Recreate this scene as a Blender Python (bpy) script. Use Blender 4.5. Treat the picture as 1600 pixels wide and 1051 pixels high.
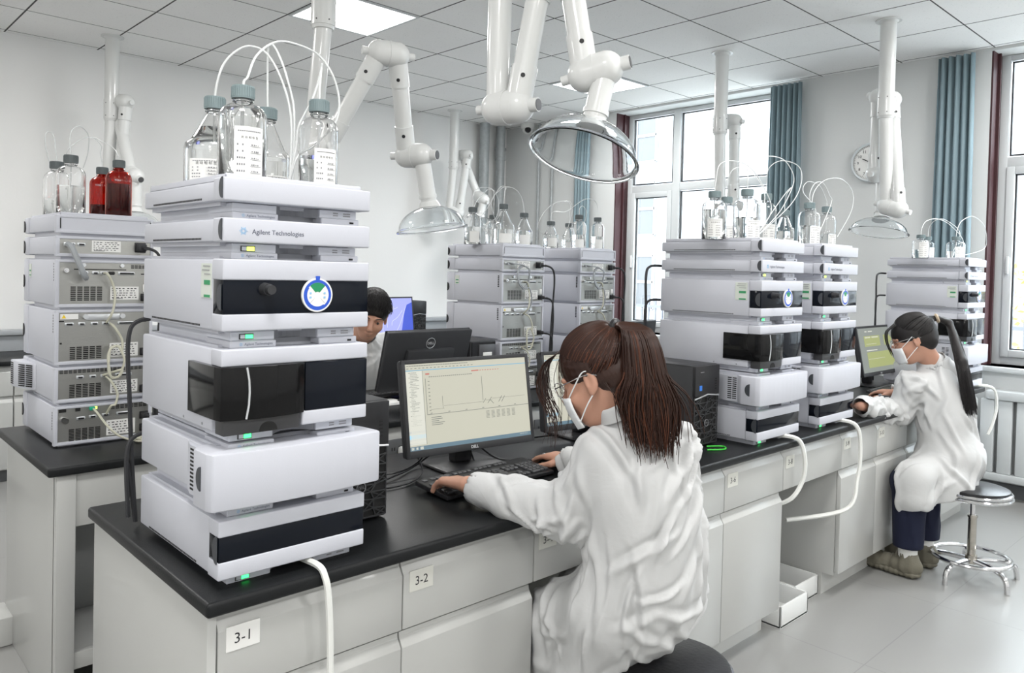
import bpy, bmesh, math, random
import numpy as np
from mathutils import Vector, Matrix
random.seed(7); np.random.seed(7)
for o in list(bpy.data.objects): bpy.data.objects.remove(o)
SC = bpy.context.scene
COL = SC.collection
# ------------------------------------------------------------------ camera (world: x along the benches, y towards the far wall, z up; camera above the origin)
CZ = 1.44
FPX, CYP = 1209.36, 447.94
RM = np.array([[0.7259976515238472, -0.6872730527435786, 0.024148725722349718],
               [0.0031412976672910986, -0.03180077835573414, -0.9994892909599137],
               [0.687690004457282, 0.7257027362957286, -0.020928361165326814]])
cam = bpy.data.objects.new('camera', bpy.data.cameras.new('camera')); COL.objects.link(cam)
cam.data.sensor_width = 36; cam.data.lens = FPX/1600*36; cam.data.shift_y = (CYP-525.5)/1600
cam.data.clip_start = .05; cam.data.clip_end = 200
r_, d_, f_ = (Vector(RM[i]) for i in range(3))
m3 = Matrix((r_, -d_, -f_)).transposed()
cam.matrix_world = Matrix.Translation((0, 0, CZ)) @ m3.to_4x4()
SC.camera = cam
def at(px, py, X=None, Y=None, Z=None, D=None):
    v = RM.T @ np.array([(px-800)/FPX, (py-CYP)/FPX, 1.])
    if X is not None: v = v*X/v[0]
    elif Y is not None: v = v*Y/v[1]
    elif Z is not None: v = v*(Z-CZ)/v[2]
    else: v = v*D
    return Vector((v[0], v[1], v[2]+CZ))
# ------------------------------------------------------------------ light
SC.view_settings.view_transform = 'Standard'; SC.view_settings.look = 'None'
SC.view_settings.exposure = 0.67; SC.view_settings.gamma = 1.0; SC.view_settings.use_curve_mapping = False
W = bpy.data.worlds.new('overcast_sky'); SC.world = W; W.use_nodes = True
bg = W.node_tree.nodes['Background']; bg.inputs[0].default_value = (.88, .94, 1, 1); bg.inputs[1].default_value = 8.2
LIGHT_P = 19.5
LIGHT_XY = [(x, y) for x in (-2.15, .248, 2.648, 5.048) for y in (-1.69, 1.31-.6, 4.313)]
LAMPS = []
for lx, ly in LIGHT_XY:
    ld = bpy.data.lights.new('panel_light', 'AREA'); ld.shape = 'SQUARE'; ld.size = .56
    ld.energy = LIGHT_P; ld.color = (1, .985, .965)
    lo = bpy.data.objects.new('panel_light', ld); lo.location = (lx, ly, 3.018)
    COL.objects.link(lo); LAMPS.append(lo)
# ------------------------------------------------------------------ materials
MATS = {}
def mat(name, col=(.8, .8, .8), rough=.5, metal=0, trans=0, ior=1.45, emit=None, es=1, coat=0, bump=None, var=None, spec=None, sheen=0, alpha=None):
    if name in MATS: return MATS[name]
    m = bpy.data.materials.new(name); m.use_nodes = True; nt = m.node_tree; N = nt.nodes; L = nt.links
    b = N['Principled BSDF']
    b.inputs['Base Color'].default_value = (*col, 1); b.inputs['Roughness'].default_value = rough
    b.inputs['Metallic'].default_value = metal; b.inputs['IOR'].default_value = ior
    b.inputs['Transmission Weight'].default_value = trans; b.inputs['Coat Weight'].default_value = coat
    if sheen: b.inputs['Sheen Weight'].default_value = sheen
    if spec is not None: b.inputs['Specular IOR Level'].default_value = spec
    if emit: b.inputs['Emission Color'].default_value = (*emit, 1); b.inputs['Emission Strength'].default_value = es
    if alpha is not None: b.inputs['Alpha'].default_value = alpha
    tc = None
    if bump or var:
        tc = N.new('ShaderNodeTexCoord')
    if var:   # (scale, amount)
        n = N.new('ShaderNodeTexNoise'); n.inputs['Scale'].default_value = var[0]; n.inputs['Detail'].default_value = 4
        L.new(tc.outputs['Object'], n.inputs['Vector'])
        mx = N.new('ShaderNodeMix'); mx.data_type = 'RGBA'
        mx.inputs[6].default_value = (*[c*(1-var[1]) for c in col], 1); mx.inputs[7].default_value = (*[min(1, c*(1+var[1])) for c in col], 1)
        L.new(n.outputs['Fac'], mx.inputs[0]); L.new(mx.outputs[2], b.inputs['Base Color'])
    if bump:  # (scale, strength, (sx,sy,sz))
        mp = N.new('ShaderNodeMapping'); mp.inputs['Scale'].default_value = bump[2] if len(bump) > 2 else (1, 1, 1)
        n = N.new('ShaderNodeTexNoise'); n.inputs['Scale'].default_value = bump[0]; n.inputs['Detail'].default_value = 5
        bp = N.new('ShaderNodeBump'); bp.inputs['Strength'].default_value = bump[1]; bp.inputs['Distance'].default_value = .01
        L.new(tc.outputs['Object'], mp.inputs[0]); L.new(mp.outputs[0], n.inputs['Vector']); L.new(n.outputs['Fac'], bp.inputs['Height']); L.new(bp.outputs[0], b.inputs['Normal'])
    MATS[name] = m; return m
def grid_mat(name, col, line, size, off, width, rough, speck=0, bumpy=0, main=None, size2=None):
    m = bpy.data.materials.new(name); m.use_nodes = True; nt = m.node_tree; N = nt.nodes; L = nt.links
    b = N['Principled BSDF']; b.inputs['Roughness'].default_value = rough
    tc = N.new('ShaderNodeTexCoord'); sp = N.new('ShaderNodeSeparateXYZ'); L.new(tc.outputs['Object'], sp.inputs[0])
    def mth(op, a, bb=None):
        n = N.new('ShaderNodeMath'); n.operation = op
        for i, v in enumerate((a, bb)):
            if v is None: continue
            if isinstance(v, (int, float)): n.inputs[i].default_value = v
            else: L.new(v, n.inputs[i])
        return n.outputs[0]
    masks = []
    for ax in (0, 1):
        s = size if ax == 0 or size2 is None else size2
        a = mth('SUBTRACT', sp.outputs[ax], off[ax]); a = mth('DIVIDE', a, s); a = mth('ADD', a, .5); a = mth('FRACT', a)
        a = mth('SUBTRACT', a, .5); a = mth('ABSOLUTE', a); a = mth('LESS_THAN', a, width[ax]/s/2); masks.append(a)
    mk = mth('MAXIMUM', masks[0], masks[1])
    n = N.new('ShaderNodeTexNoise'); n.inputs['Scale'].default_value = 90; n.inputs['Detail'].default_value = 3; L.new(tc.outputs['Object'], n.inputs['Vector'])
    sl = mth('MULTIPLY', mth('GREATER_THAN', n.outputs['Fac'], .66), speck)
    n2 = N.new('ShaderNodeTexNoise'); n2.inputs['Scale'].default_value = 1.7; n2.inputs['Detail'].default_value = 5; L.new(tc.outputs['Object'], n2.inputs['Vector'])
    mv = N.new('ShaderNodeMix'); mv.data_type = 'RGBA'; mv.inputs[6].default_value = (*[c*.95 for c in col], 1); mv.inputs[7].default_value = (*[c*1.04 for c in col], 1); L.new(n2.outputs['Fac'], mv.inputs[0])
    m1 = N.new('ShaderNodeMix'); m1.data_type = 'RGBA'; m1.inputs[7].default_value = (*[c*.6 for c in col], 1)
    L.new(mv.outputs[2], m1.inputs[6]); L.new(sl, m1.inputs[0])
    m2 = N.new('ShaderNodeMix'); m2.data_type = 'RGBA'; m2.inputs[7].default_value = (*line, 1)
    L.new(m1.outputs[2], m2.inputs[6]); L.new(mk, m2.inputs[0]); L.new(m2.outputs[2], b.inputs['Base Color'])
    if bumpy:
        bp = N.new('ShaderNodeBump'); bp.inputs['Strength'].default_value = bumpy; bp.inputs['Distance'].default_value = .004
        h = mth('SUBTRACT', n.outputs['Fac'], mk); L.new(h, bp.inputs['Height']); L.new(bp.outputs[0], b.inputs['Normal'])
    MATS[name] = m; return m
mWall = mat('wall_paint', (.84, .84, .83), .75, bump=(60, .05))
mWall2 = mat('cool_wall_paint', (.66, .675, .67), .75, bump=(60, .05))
mCeil = grid_mat('ceiling_tiles', (.91, .91, .90), (.07, .07, .07), .6, (1.148, 6.413), (.011, .009), .85, speck=.35, bumpy=.3)
mFloor = grid_mat('floor_tiles', (.30, .30, .292), (.24, .24, .235), .8, (.55, 1.15), (.004, .004), .28)
mWhite = mat('instrument_white', (.56, .573, .628), .42, bump=(400, .03))
mWhite2 = mat('instrument_foot_white', (.60, .62, .68), .45)
mGrey = mat('instrument_recess_grey', (.30, .31, .34), .5)
mDark = mat('dark_glass', (.006, .008, .013), .10, spec=.22)
mDoor = mat('smoked_door', (.006, .006, .0065), .10, spec=.25)
mTab = mat('charcoal_tab', (.055, .06, .068), .45)
mCab = mat('cabinet_white', (.50, .505, .49), .3, coat=.2)
mTop = mat('black_worktop', (.011, .012, .013), .36, spec=.26, bump=(300, .08), var=(5, .15))
mSteel = mat('brushed_steel', (.42, .42, .40), .34, metal=.85, bump=(30, .12, (1, 1, 30)))
mChrome = mat('chrome', (.72, .72, .73), .13, metal=1)
mBlack = mat('black_plastic', (.015, .015, .017), .4)
mBlack2 = mat('matt_black_plastic', (.03, .031, .034), .55, bump=(600, .05))
mSlot = mat('slot_black', (.01, .01, .01), .7)
mArm = mat('arm_white', (.72, .73, .72), .28, coat=.3)
mGlass = mat('clear_glass', (1, 1, 1), .0, trans=1, ior=1.42)
mDome = mat('clear_acrylic', (.97, .99, 1), .015, trans=1, ior=1.30)
mLiquid = mat('clear_liquid', (.97, .98, .97), .0, trans=1, ior=1.33)
mAmber = mat('amber_glass', (.60, .055, .01), .03, trans=1, ior=1.42)
mAmberL = mat('dark_red_liquid', (.10, .01, .012), .1, trans=.3)
mCap = mat('grey_cap', (.21, .27, .28), .5)
mCapD = mat('slate_cap', (.13, .15, .155), .5)
mPaper = mat('paper', (.82, .82, .80), .7)
mInk = mat('ink', (.03, .03, .035), .6)
mTube = mat('milky_tubing', (.86, .88, .88), .25, trans=.25, ior=1.35)
mHose = mat('white_hose', (.80, .81, .78), .35)
mGreenL = mat('green_led', (.1, .8, .3), .4, emit=(.04, 1, .16), es=2.2)
mYellowL = mat('yellow_led', (.7, .8, .1), .4, emit=(.7, 1, .1), es=2)
mBlue = mat('tag_blue', (.02, .09, .55), .4)
mGreen = mat('tag_green', (.01, .25, .10), .4)
mCurt = mat('blue_curtain', (.23, .31, .345), .85, bump=(200, .1))
mMaroon = mat('maroon_jamb', (.052, .018, .021), .45)
mPVC = mat('window_frame_white', (.62, .65, .66), .35)
mGalv = mat('galvanised_pipe', (.42, .45, .46), .5, metal=.2, var=(30, .25))
mLogo = mat('logo_silver', (.7, .72, .74), .3, metal=.6)
mBeige = mat('beige_cable', (.62, .61, .50), .5)
mGreyCable = mat('grey_cable', (.35, .37, .39), .5)
# ------------------------------------------------------------------ helpers
class MB:
    def __init__(s): s.bm = bmesh.new()
    def _add(s, b, mi=0, M=None):
        if M is not None: bmesh.ops.transform(b, matrix=M, verts=b.verts)
        for f in b.faces: f.material_index = mi
        me = bpy.data.meshes.new('t'); b.to_mesh(me); b.free(); s.bm.from_mesh(me); bpy.data.meshes.remove(me); return s
    def box(s, lo, hi, bev=0, seg=2, mi=0, M=None):
        b = bmesh.new(); bmesh.ops.create_cube(b, size=1)
        for v in b.verts: v.co = Vector([lo[i]+(v.co[i]+.5)*(hi[i]-lo[i]) for i in range(3)])
        if bev: bmesh.ops.bevel(b, geom=b.edges[:], offset=bev, segments=seg, profile=.5, affect='EDGES')
        return s._add(b, mi, M)
    def poly(s, pts, vec, mi=0, bev=0, M=None):     # planar outline extruded along vec
        b = bmesh.new(); vs = [b.verts.new(p) for p in pts]; f = b.faces.new(vs)
        r = bmesh.ops.extrude_face_region(b, geom=[f]); bmesh.ops.translate(b, vec=vec, verts=[e for e in r['geom'] if isinstance(e, bmesh.types.BMVert)])
        bmesh.ops.recalc_face_normals(b, faces=b.faces[:])
        if bev: bmesh.ops.bevel(b, geom=b.edges[:], offset=bev, segments=2, profile=.5, affect='EDGES')
        return s._add(b, mi, M)
    def cyl(s, a, b_, r0, r1=None, n=20, mi=0, cap=True):
        r1 = r0 if r1 is None else r1; a = Vector(a); b_ = Vector(b_); d = b_-a
        b = bmesh.new(); bmesh.ops.create_cone(b, cap_ends=cap, segments=n, radius1=r0, radius2=r1, depth=d.length)
        M = Matrix.Translation((a+b_)/2) @ d.to_track_quat('Z', 'Y').to_matrix().to_4x4()
        return s._add(b, mi, M)
    def sph(s, c, r, n=16, mi=0, scale=(1, 1, 1), rot=None):
        b = bmesh.new(); bmesh.ops.create_uvsphere(b, u_segments=n, v_segments=max(6, n//2+2), radius=r)
        M = Matrix.Translation(c) @ (rot.to_4x4() if rot else Matrix()) @ Matrix.Diagonal((*scale, 1))
        return s._add(b, mi, M)
    def lathe(s, prof, n=32, mi=0, M=None):         # prof [(r,z)]
        b = bmesh.new(); rings = []
        for r, z in prof:
            if r < 1e-6: rings.append([b.verts.new((0, 0, z))])
            else: rings.append([b.verts.new((r*math.cos(2*math.pi*i/n), r*math.sin(2*math.pi*i/n), z)) for i in range(n)])
        for A, B in zip(rings, rings[1:]):
            for i in range(n):
                j = (i+1) % n
                q = [A[i % len(A)], A[j % len(A)], B[j % len(B)], B[i % len(B)]]
                q2 = []
                for v in q:
                    if v not in q2: q2.append(v)
                if len(q2) > 2: b.faces.new(q2)
        return s._add(b, mi, M)
    def tube(s, pts, r, n=8, mi=0, closed=False):
        pts = [Vector(p) for p in pts]; b = bmesh.new(); rings = []; up = None
        rr = r if hasattr(r, '__len__') else [r]*len(pts)
        for i, p in enumerate(pts):
            if closed: t = pts[(i+1) % len(pts)]-pts[i-1]
            else: t = pts[min(i+1, len(pts)-1)]-pts[max(i-1, 0)]
            t = t.normalized() if t.length > 1e-9 else Vector((0, 0, 1))
            if up is None:
                up = t.orthogonal().normalized()
            up = (up-t*up.dot(t)); up = up.normalized() if up.length > 1e-6 else t.orthogonal().normalized()
            w = t.cross(up)
            rings.append([b.verts.new(p+(up*math.cos(2*math.pi*k/n)+w*math.sin(2*math.pi*k/n))*rr[i]) for k in range(n)])
        pr = list(zip(rings, rings[1:]))
        if closed: pr.append((rings[-1], rings[0]))
        for A, B in pr:
            for k in range(n): b.faces.new((A[k], A[(k+1) % n], B[(k+1) % n], B[k]))
        if not closed:
            b.faces.new(rings[0][::-1]); b.faces.new(rings[-1])
        return s._add(b, mi)
    def build(s, name, m, parent=None, smooth=True, ang=35, recalc=True):
        if recalc: bmesh.ops.recalc_face_normals(s.bm, faces=s.bm.faces[:])
        me = bpy.data.meshes.new(name); s.bm.to_mesh(me); s.bm.free()
        for x in (m if isinstance(m, (list, tuple)) else [m]): me.materials.append(x)
        if smooth:
            me.polygons.foreach_set('use_smooth', [True]*len(me.polygons))
            try: me.set_sharp_from_angle(angle=math.radians(ang))
            except Exception: pass
        o = bpy.data.objects.new(name, me); COL.objects.link(o)
        if parent: o.parent = parent
        return o
def tag(o, label, cat, group=None):
    o['label'] = label; o['category'] = cat
    if group: o['group'] = group
    return o
def empty(name, loc, label, cat, group=None, rz=0):
    o = bpy.data.objects.new(name, None); COL.objects.link(o); o.location = loc; o.rotation_euler = (0, 0, rz); o.empty_display_size = .05
    return tag(o, label, cat, group)
def struct(o): o['kind'] = 'structure'; return o
KIDS = {}
def copy_tree(o, parent=None):
    c = o.copy(); COL.objects.link(c)
    if parent is not None: c.parent = parent
    for ch in [x for x in bpy.data.objects if x.parent == o]: copy_tree(ch, c)
    return c
def spl(pts, n=8, closed=False):                   # Catmull-Rom
    P = [Vector(p) for p in pts]; out = []
    N_ = len(P); rng = range(N_ if closed else N_-1)
    for i in rng:
        if closed: a, b, c, d = P[i-1], P[i], P[(i+1) % N_], P[(i+2) % N_]
        else: a, b, c, d = P[max(i-1, 0)], P[i], P[i+1], P[min(i+2, N_-1)]
        for k in range(n):
            t = k/n; out.append(.5*((2*b)+(c-a)*t+(2*a-5*b+4*c-d)*t*t+(3*b-a-3*c+d)*t**3))
    if not closed: out.append(P[-1])
    return out
TXT = {}
def text(s, size, m, parent, M, name='lettering', align='LEFT', depth=.0004, bold=0, font=None):
    key = (s, align, bold)
    if key not in TXT:
        c = bpy.data.curves.new('t', 'FONT'); c.body = s; c.size = 1; c.align_x = align; c.extrude = 0.0; c.offset = bold; c.resolution_u = 3
        o = bpy.data.objects.new('t', c); COL.objects.link(o)
        bpy.context.view_layer.update(); dg = bpy.context.evaluated_depsgraph_get()
        me = bpy.data.meshes.new_from_object(o.evaluated_get(dg)); bpy.data.objects.remove(o); TXT[key] = me
    me = TXT[key].copy(); me.transform(M @ Matrix.Diagonal((size, size, size, 1)))
    me.materials.clear(); me.materials.append(m); me.name = name
    o = bpy.data.objects.new(name, me); COL.objects.link(o)
    if parent: o.parent = parent
    return o
RX = Matrix.Rotation(math.pi/2, 4, 'X')            # text on a face looking towards -y
def front(x, y, z): return Matrix.Translation((x, y, z)) @ RX
def back(x, y, z): return Matrix.Translation((x, y, z)) @ Matrix.Rotation(math.pi, 4, 'Z') @ RX
def left(x, y, z): return Matrix.Translation((x, y, z)) @ Matrix.Rotation(-math.pi/2, 4, 'Z') @ RX
# ------------------------------------------------------------------ room shell
H = 3.036; XL, XR, YB, YF = -3.3, 6.0, -2.9, 6.48
struct(MB().box((XL-.2, YB-.2, -.12), (XR+.3, YF+.2, 0)).build('floor', mFloor, smooth=False))
ce = MB().box((XL-.2, YB-.2, H), (XR+.3, YF+.2, H+.1)).build('ceiling', mCeil, smooth=False); struct(ce)
struct(MB().box((XL-.2, YF, 0), (XR+.3, YF+.2, H)).build('wall_left', mWall, smooth=False))
struct(MB().box((XL-.2, YB, 0), (XL, YF, H)).build('wall_back', mWall, smooth=False))
struct(MB().box((XL, YB-.2, 0), (XR, YB, H)).build('wall_right', mWall, smooth=False))
W1 = (3.02, 4.89); W2 = (-.55, 1.63); SILL, HEAD = .87, 3.015
wb = MB()
for a, b in ((W1[1], YF), (W2[1], W1[0]), (YB, W2[0])): wb.box((XR, a, 0), (XR+.26, b, H))
for a, b in (W1, W2): wb.box((XR, a, 0), (XR+.26, b, SILL)); wb.box((XR, a, HEAD), (XR+.26, b, H))
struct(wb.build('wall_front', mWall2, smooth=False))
mJ = MB()
struct(MB().box((XR+.002, W1[1]-.012, SILL), (XR+.25, W1[1], HEAD)).box((XR+.1, W1[1]-.03, SILL), (XR+.115, W1[1]-.012, HEAD)).build('trim_1', mMaroon, smooth=False))
struct(MB().box((XR+.002, W2[1]-.012, SILL), (XR+.25, W2[1], HEAD)).box((XR+.1, W2[1]-.03, SILL), (XR+.115, W2[1]-.012, HEAD)).build('trim_2', mMaroon, smooth=False))
# corner and skirting
struct(MB().box((XR-.014, YB, 0), (XR, YF, .09), .002).build('baseboard_front', mat('grey_skirting', (.11, .115, .12), .5), smooth=False))
struct(MB().box((XL, YF-.014, 0), (XR-.014, YF, .09), .002).build('baseboard_left', MATS['grey_skirting'], smooth=False))
mGasket = mat('black_gasket', (.02, .02, .022), .6); mPane = bpy.data.materials.new('window_pane'); mPane.use_nodes = True
_n = mPane.node_tree; _n.nodes.remove(_n.nodes['Principled BSDF']); _o = _n.nodes['Material Output']
_t = _n.nodes.new('ShaderNodeBsdfTransparent'); _t.inputs[0].default_value = (.95, .97, .97, 1); _g = _n.nodes.new('ShaderNodeBsdfGlossy'); _g.inputs['Roughness'].default_value = .02
_x = _n.nodes.new('ShaderNodeMixShader'); _x.inputs[0].default_value = .05
_n.links.new(_t.outputs[0], _x.inputs[1]); _n.links.new(_g.outputs[0], _x.inputs[2]); _n.links.new(_x.outputs[0], _o.inputs[0])
def window(i, ya, yb, mulls, zt, sash_y):
    X0, X1 = XR+.19, XR+.25
    m = MB(); t = .055
    m.box((X0+.001, ya+.01, SILL+.001), (X1-.001, yb-.01, SILL+t), .004); m.box((X0+.001, ya+.01, HEAD-t*.7), (X1-.001, yb-.01, HEAD-.001), .004)
    m.box((X0, yb-t, SILL), (X1, yb, HEAD), .004); m.box((X0, ya, SILL), (X1, ya+t, HEAD), .004)
    m.box((X0+.002, ya+.01, zt-.035), (X1-.002, yb-.01, zt+.035), .004)
    for y in mulls: m.box((X0-.005, y-.04, SILL), (X1, y+.04, HEAD), .004)
    w = struct(m.build('window_%d' % i, mPVC, ang=30))
    edges = [ya+t]+[v for y in sorted(mulls) for v in (y-.04, y+.04)]+[yb-t]
    for k in range(0, len(edges), 2):
        a, b = edges[k], edges[k+1]
        for zz0, zz1, sash in ((SILL+t, zt-.035, k//2 in sash_y), (zt+.035, HEAD-t*.7, False)):
            s = .05 if sash else .008
            if sash:
                q = MB()
                for lo, hi in (((a, zz0), (a+s, zz1)), ((b-s, zz0), (b, zz1)), ((a+s, zz0), (b-s, zz0+s)), ((a+s, zz1-s), (b-s, zz1))):
                    q.box((X0-.015, lo[0], lo[1]), (X1-.01, hi[0], hi[1]), .004)
                q.build('sash', mPVC, w, ang=30)
            q = MB(); g = .009
            for lo, hi in (((a+s, zz0+s), (a+s+g, zz1-s)), ((b-s-g, zz0+s), (b-s, zz1-s)), ((a+s+g, zz0+s), (b-s-g, zz0+s+g)), ((a+s+g, zz1-s-g), (b-s-g, zz1-s))):
                q.box((X0+.01, lo[0], lo[1]), (X0+.03, hi[0], hi[1]))
            q.build('gasket', mGasket, w, smooth=False)
            MB().box((X0+.018, a+s, zz0+s), (X0+.022, b-s, zz1-s)).build('pane', mPane, w, smooth=False)
    if sash_y:
        k = sash_y[0]; a, b = edges[2*k], edges[2*k+1]
        MB().box((X0-.035, b-.035, 1.5), (X0-.012, b-.018, 1.62), .004).build('window_handle', mPVC, w)
    return w
window(1, W1[0], W1[1]-.012, [4.30], 2.275, [1])
window(2, W2[0], W2[1]-.012, [.55], 2.275, [1])
struct(MB().box((XR-.05, W1[0]-.03, SILL-.035), (XR+.2, W1[1]+.03, SILL), .006).build('trim_3', mPVC))
struct(MB().box((XR-.05, W2[0]-.03, SILL-.035), (XR+.2, W2[1]+.02, SILL), .006).build('trim_4', mPVC))
# ceiling lights
for k, (lx, ly) in enumerate(LIGHT_XY):
    vis = ly > 4 and lx > 2
    if not vis:
        pass
    lab = {(2.648, 4.313): 'square white ceiling light panel nearer the camera, at the top of the photo', (5.048, 4.313): 'square white ceiling light panel behind the large clear hood, nearer the window'}.get((lx, ly), 'square white ceiling light panel outside the view of the photo')
    e = empty('ceiling_light', (lx, ly, H), lab, 'ceiling light', 'ceiling light panels')
    fr = MB()
    for a, b in (((-.297, -.297), (.297, -.28)), ((-.297, .28), (.297, .297)), ((-.297, -.28), (-.28, .28)), ((.28, -.28), (.297, .28))): fr.box((a[0], a[1], -.010), (b[0], b[1], 0))
    fr.build('frame', mPVC, e, smooth=False)
    MB().box((-.28, -.28, -.007), (.28, .28, -.002)).build('diffuser', mat('lit_diffuser', (1, 1, 1), .5, emit=(1, 1, 1), es=1.6), e, smooth=False)
    LAMPS[k].parent = e; LAMPS[k].location = (0, 0, -.016)
# curtains
def curtain(name, x, y0, y1, z0, z1, waves, lab):
    n = waves*10; pts = []
    for i in range(n+1):
        t = i/n; w = math.sin(t*waves*2*math.pi)
        pts.append((x-.028*math.copysign(abs(w)**.6, w)*(.8+.2*math.sin(i*.37)), y0+(y1-y0)*(t+.006*math.sin(t*waves*4*math.pi))))
    b = bmesh.new(); R_ = []
    for z, sc in ((z0, 1.12), (z0+(z1-z0)*.3, 1.05), (z0+(z1-z0)*.7, .97), (z1, .92)):
        R_.append([b.verts.new((p[0], (y0+y1)/2+(p[1]-(y0+y1)/2)*sc, z)) for p in pts])
    for A, B in zip(R_, R_[1:]):
        for i in range(n): b.faces.new((A[i], A[i+1], B[i+1], B[i]))
    me = bpy.data.meshes.new(name); b.to_mesh(me); b.free(); me.materials.append(mCurt)
    me.polygons.foreach_set('use_smooth', [True]*len(me.polygons))
    o = bpy.data.objects.new(name, me); COL.objects.link(o)
    s = o.modifiers.new('s', 'SOLIDIFY'); s.thickness = .004
    tag(o, lab, 'curtain', 'blue pleated curtains')
curtain('curtain', 5.92, 5.14, 5.36, .12, 3.0, 5, 'blue pleated curtain left of the far window, behind the clear hood')
curtain('curtain', 5.92, 2.93, 3.22, .12, 3.0, 6, 'blue pleated curtain at the right side of the far window')
curtain('curtain', 5.92, 1.70, 1.95, .12, 3.0, 5, 'blue pleated curtain left of the window at the right edge')
# pipes in the far corner
def pipe(x, y, r, lab, coll=()):
    o = MB().cyl((x, y, 0), (x, y, H), r, n=20)
    for z in coll: o.cyl((x, y, z-.06), (x, y, z+.06), r*1.18); o.cyl((x, y, z+.05), (x, y, z+.075), r*1.3)
    tag(o.build('pipe', mGalv), lab, 'pipe', 'vertical pipes in the far corner')
pipe(5.58, 6.38, .055, 'thick grey vertical pipe in the far corner, left of the two')
pipe(5.82, 6.38, .05, 'thick grey vertical pipe with a collar, right of the two in the far corner', (2.72,))
pipe(5.975, 5.93, .014, 'thin grey conduit on the far window wall, left of the two')
pipe(5.975, 5.73, .014, 'thin grey conduit on the far window wall, right of the two')
# dome camera
e = empty('dome_camera', (5.88, 6.02, H), 'small white dome security camera on the ceiling in the far corner', 'security camera')
MB().lathe([(.0, 0), (.075, 0), (.078, -.03), (.07, -.055), (.06, -.06)], 32).sph((0, 0, -.06), .058, 20).build('housing', mArm, e)
MB().sph((-.028, -.034, -.075), .034, 16).build('lens', mBlack, e)
# wall clock
ck = at(1362, 254, X=5.985)
e = empty('wall_clock', ck, 'round white wall clock partly hidden behind the hanging white extraction arm', 'clock')
Mx = Matrix.Rotation(-math.pi/2, 4, 'Y')
MB().lathe([(0, -.012), (.135, -.012), (.15, 0), (.15, .02), (.14, .03), (.13, .026)], 48, M=Mx).build('rim', mat('clock_rim', (.62, .66, .68), .3), e)
MB().lathe([(0, .018), (.132, .018)], 48, M=Mx).build('dial', mPaper, e)
b = MB()
for k in range(60):
    a = k*math.pi/30; r1 = .126; r0 = .112 if k % 5 == 0 else .119
    b.tube([(-.0195, math.sin(a)*r0, math.cos(a)*r0), (-.0195, math.sin(a)*r1, math.cos(a)*r1)], .0012, 4)
b.build('minute_marks', mInk, e)
for k in range(1, 13):
    a = -k*math.pi/6; text(str(k), .03, mInk, e, Matrix.Translation((-.0192, math.sin(a)*-.095*-1, math.cos(a)*.095-.010)) @ Matrix.Rotation(-math.pi/2, 4, 'Z') @ RX, 'numeral', 'CENTER')
MB().tube([(-.022, 0, 0), (-.022, .06, .03)], .0035, 5).build('hour_hand', mInk, e)
MB().tube([(-.024, 0, 0), (-.024, -.02, .095)], .0025, 5).build('minute_hand', mInk, e)
# radiator
e = empty('radiator', (5.9, .6, 0), 'white panel radiator with vertical slots under the window sill at the right edge', 'radiator')
rb = MB().box((-.02, -1.0, .12), (.085, .96, .17), .006).box((-.035, -1.0, .66), (.09, .96, .72), .01)
rb.build('cover_frame', mPVC, e)
rb = MB(); y = -.98
while y < .92:
    rb.box((-.012, y, .17), (.03, y+.083, .66), .008); y += .105
rb.build('front_fins', mPVC, e)
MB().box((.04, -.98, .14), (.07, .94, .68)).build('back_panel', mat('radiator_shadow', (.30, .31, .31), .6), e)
# ------------------------------------------------------------------ outside
mFac = mat('facade_white', (.30, .31, .32), .8, var=(.6, .05)); mFacG = mat('facade_grey', (.105, .11, .12), .7)
mFacW = mat('facade_window', (.075, .08, .085), .3); mAsph = mat('outside_paving', (.34, .34, .33), .9)
struct(MB().box((6.6, -30, -1.0), (60, 50, -.8)).build('ground', mAsph, smooth=False))
def facade(lab, x0, y0, y1, zt, wins, band=True):
    e = empty('building', (x0, (y0+y1)/2, -.8), lab, 'building', 'buildings outside the windows')
    yc = (y0+y1)/2
    MB().box((0, y0-yc, 0), (8, y1-yc, zt+.8)).build('wall', mFac, e, smooth=False)
    if band: MB().box((-.35, y0-yc-.3, zt-.9), (.3, y1-yc+.3, zt+.0)).build('eave', mFacG, e, smooth=False)
    for (ya, yb, za, zb) in wins:
        o = MB().box((-.03, ya-yc, za+.8), (.02, yb-yc, zb+.8)).build('window', mFacW, e, smooth=False)
        f = MB()
        for k in range(3):
            y = ya+(yb-ya)*k/2; f.box((-.06, y-yc-.04, za+.8), (-.02, y-yc+.04, zb+.8))
        for z in (za, (za+zb)/2, zb): f.box((-.06, ya-yc, z+.8-.04), (-.02, yb-yc, z+.8+.04))
        f.build('window_frame', mFac, o, smooth=False)
wn = [(ya, ya+1.5, z, z+1.6) for ya in (13.9, 16.6) for z in (.4, 2.6, 4.8)]
facade('white building with grey eave band seen through the far window', 19, 4.6, 40, 8.7, wn)
wn = [(ya, ya+1.7, z, z+1.5) for ya in (-8, -5, -2, .7, 2.0-.2) for z in (.6, 3.0)]
facade('white building seen through the window at the right edge', 24, -26, 4.0, 8.2, wn)
e = empty('railing_fence', (13.0, 8, -.8), 'pale metal railing fence outside the far window', 'fence')
f = MB(); 
for z in (.5, 1.55): f.box((-.02, -12, z), (.02, 8, z+.06))
f.build('rails', mFacG, e, smooth=False)
f = MB()
for k in range(118): f.box((-.015, -12+k*.17, .1), (.015, -12+k*.17+.035, 1.75))
b = f.build('pickets', mFacG, e, smooth=False)
for k in range(8): MB().box((-.07, -12+k*2.6, 0), (.07, -12+k*2.6+.16, 1.95)).build('post', mFacG, e, smooth=False)
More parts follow.
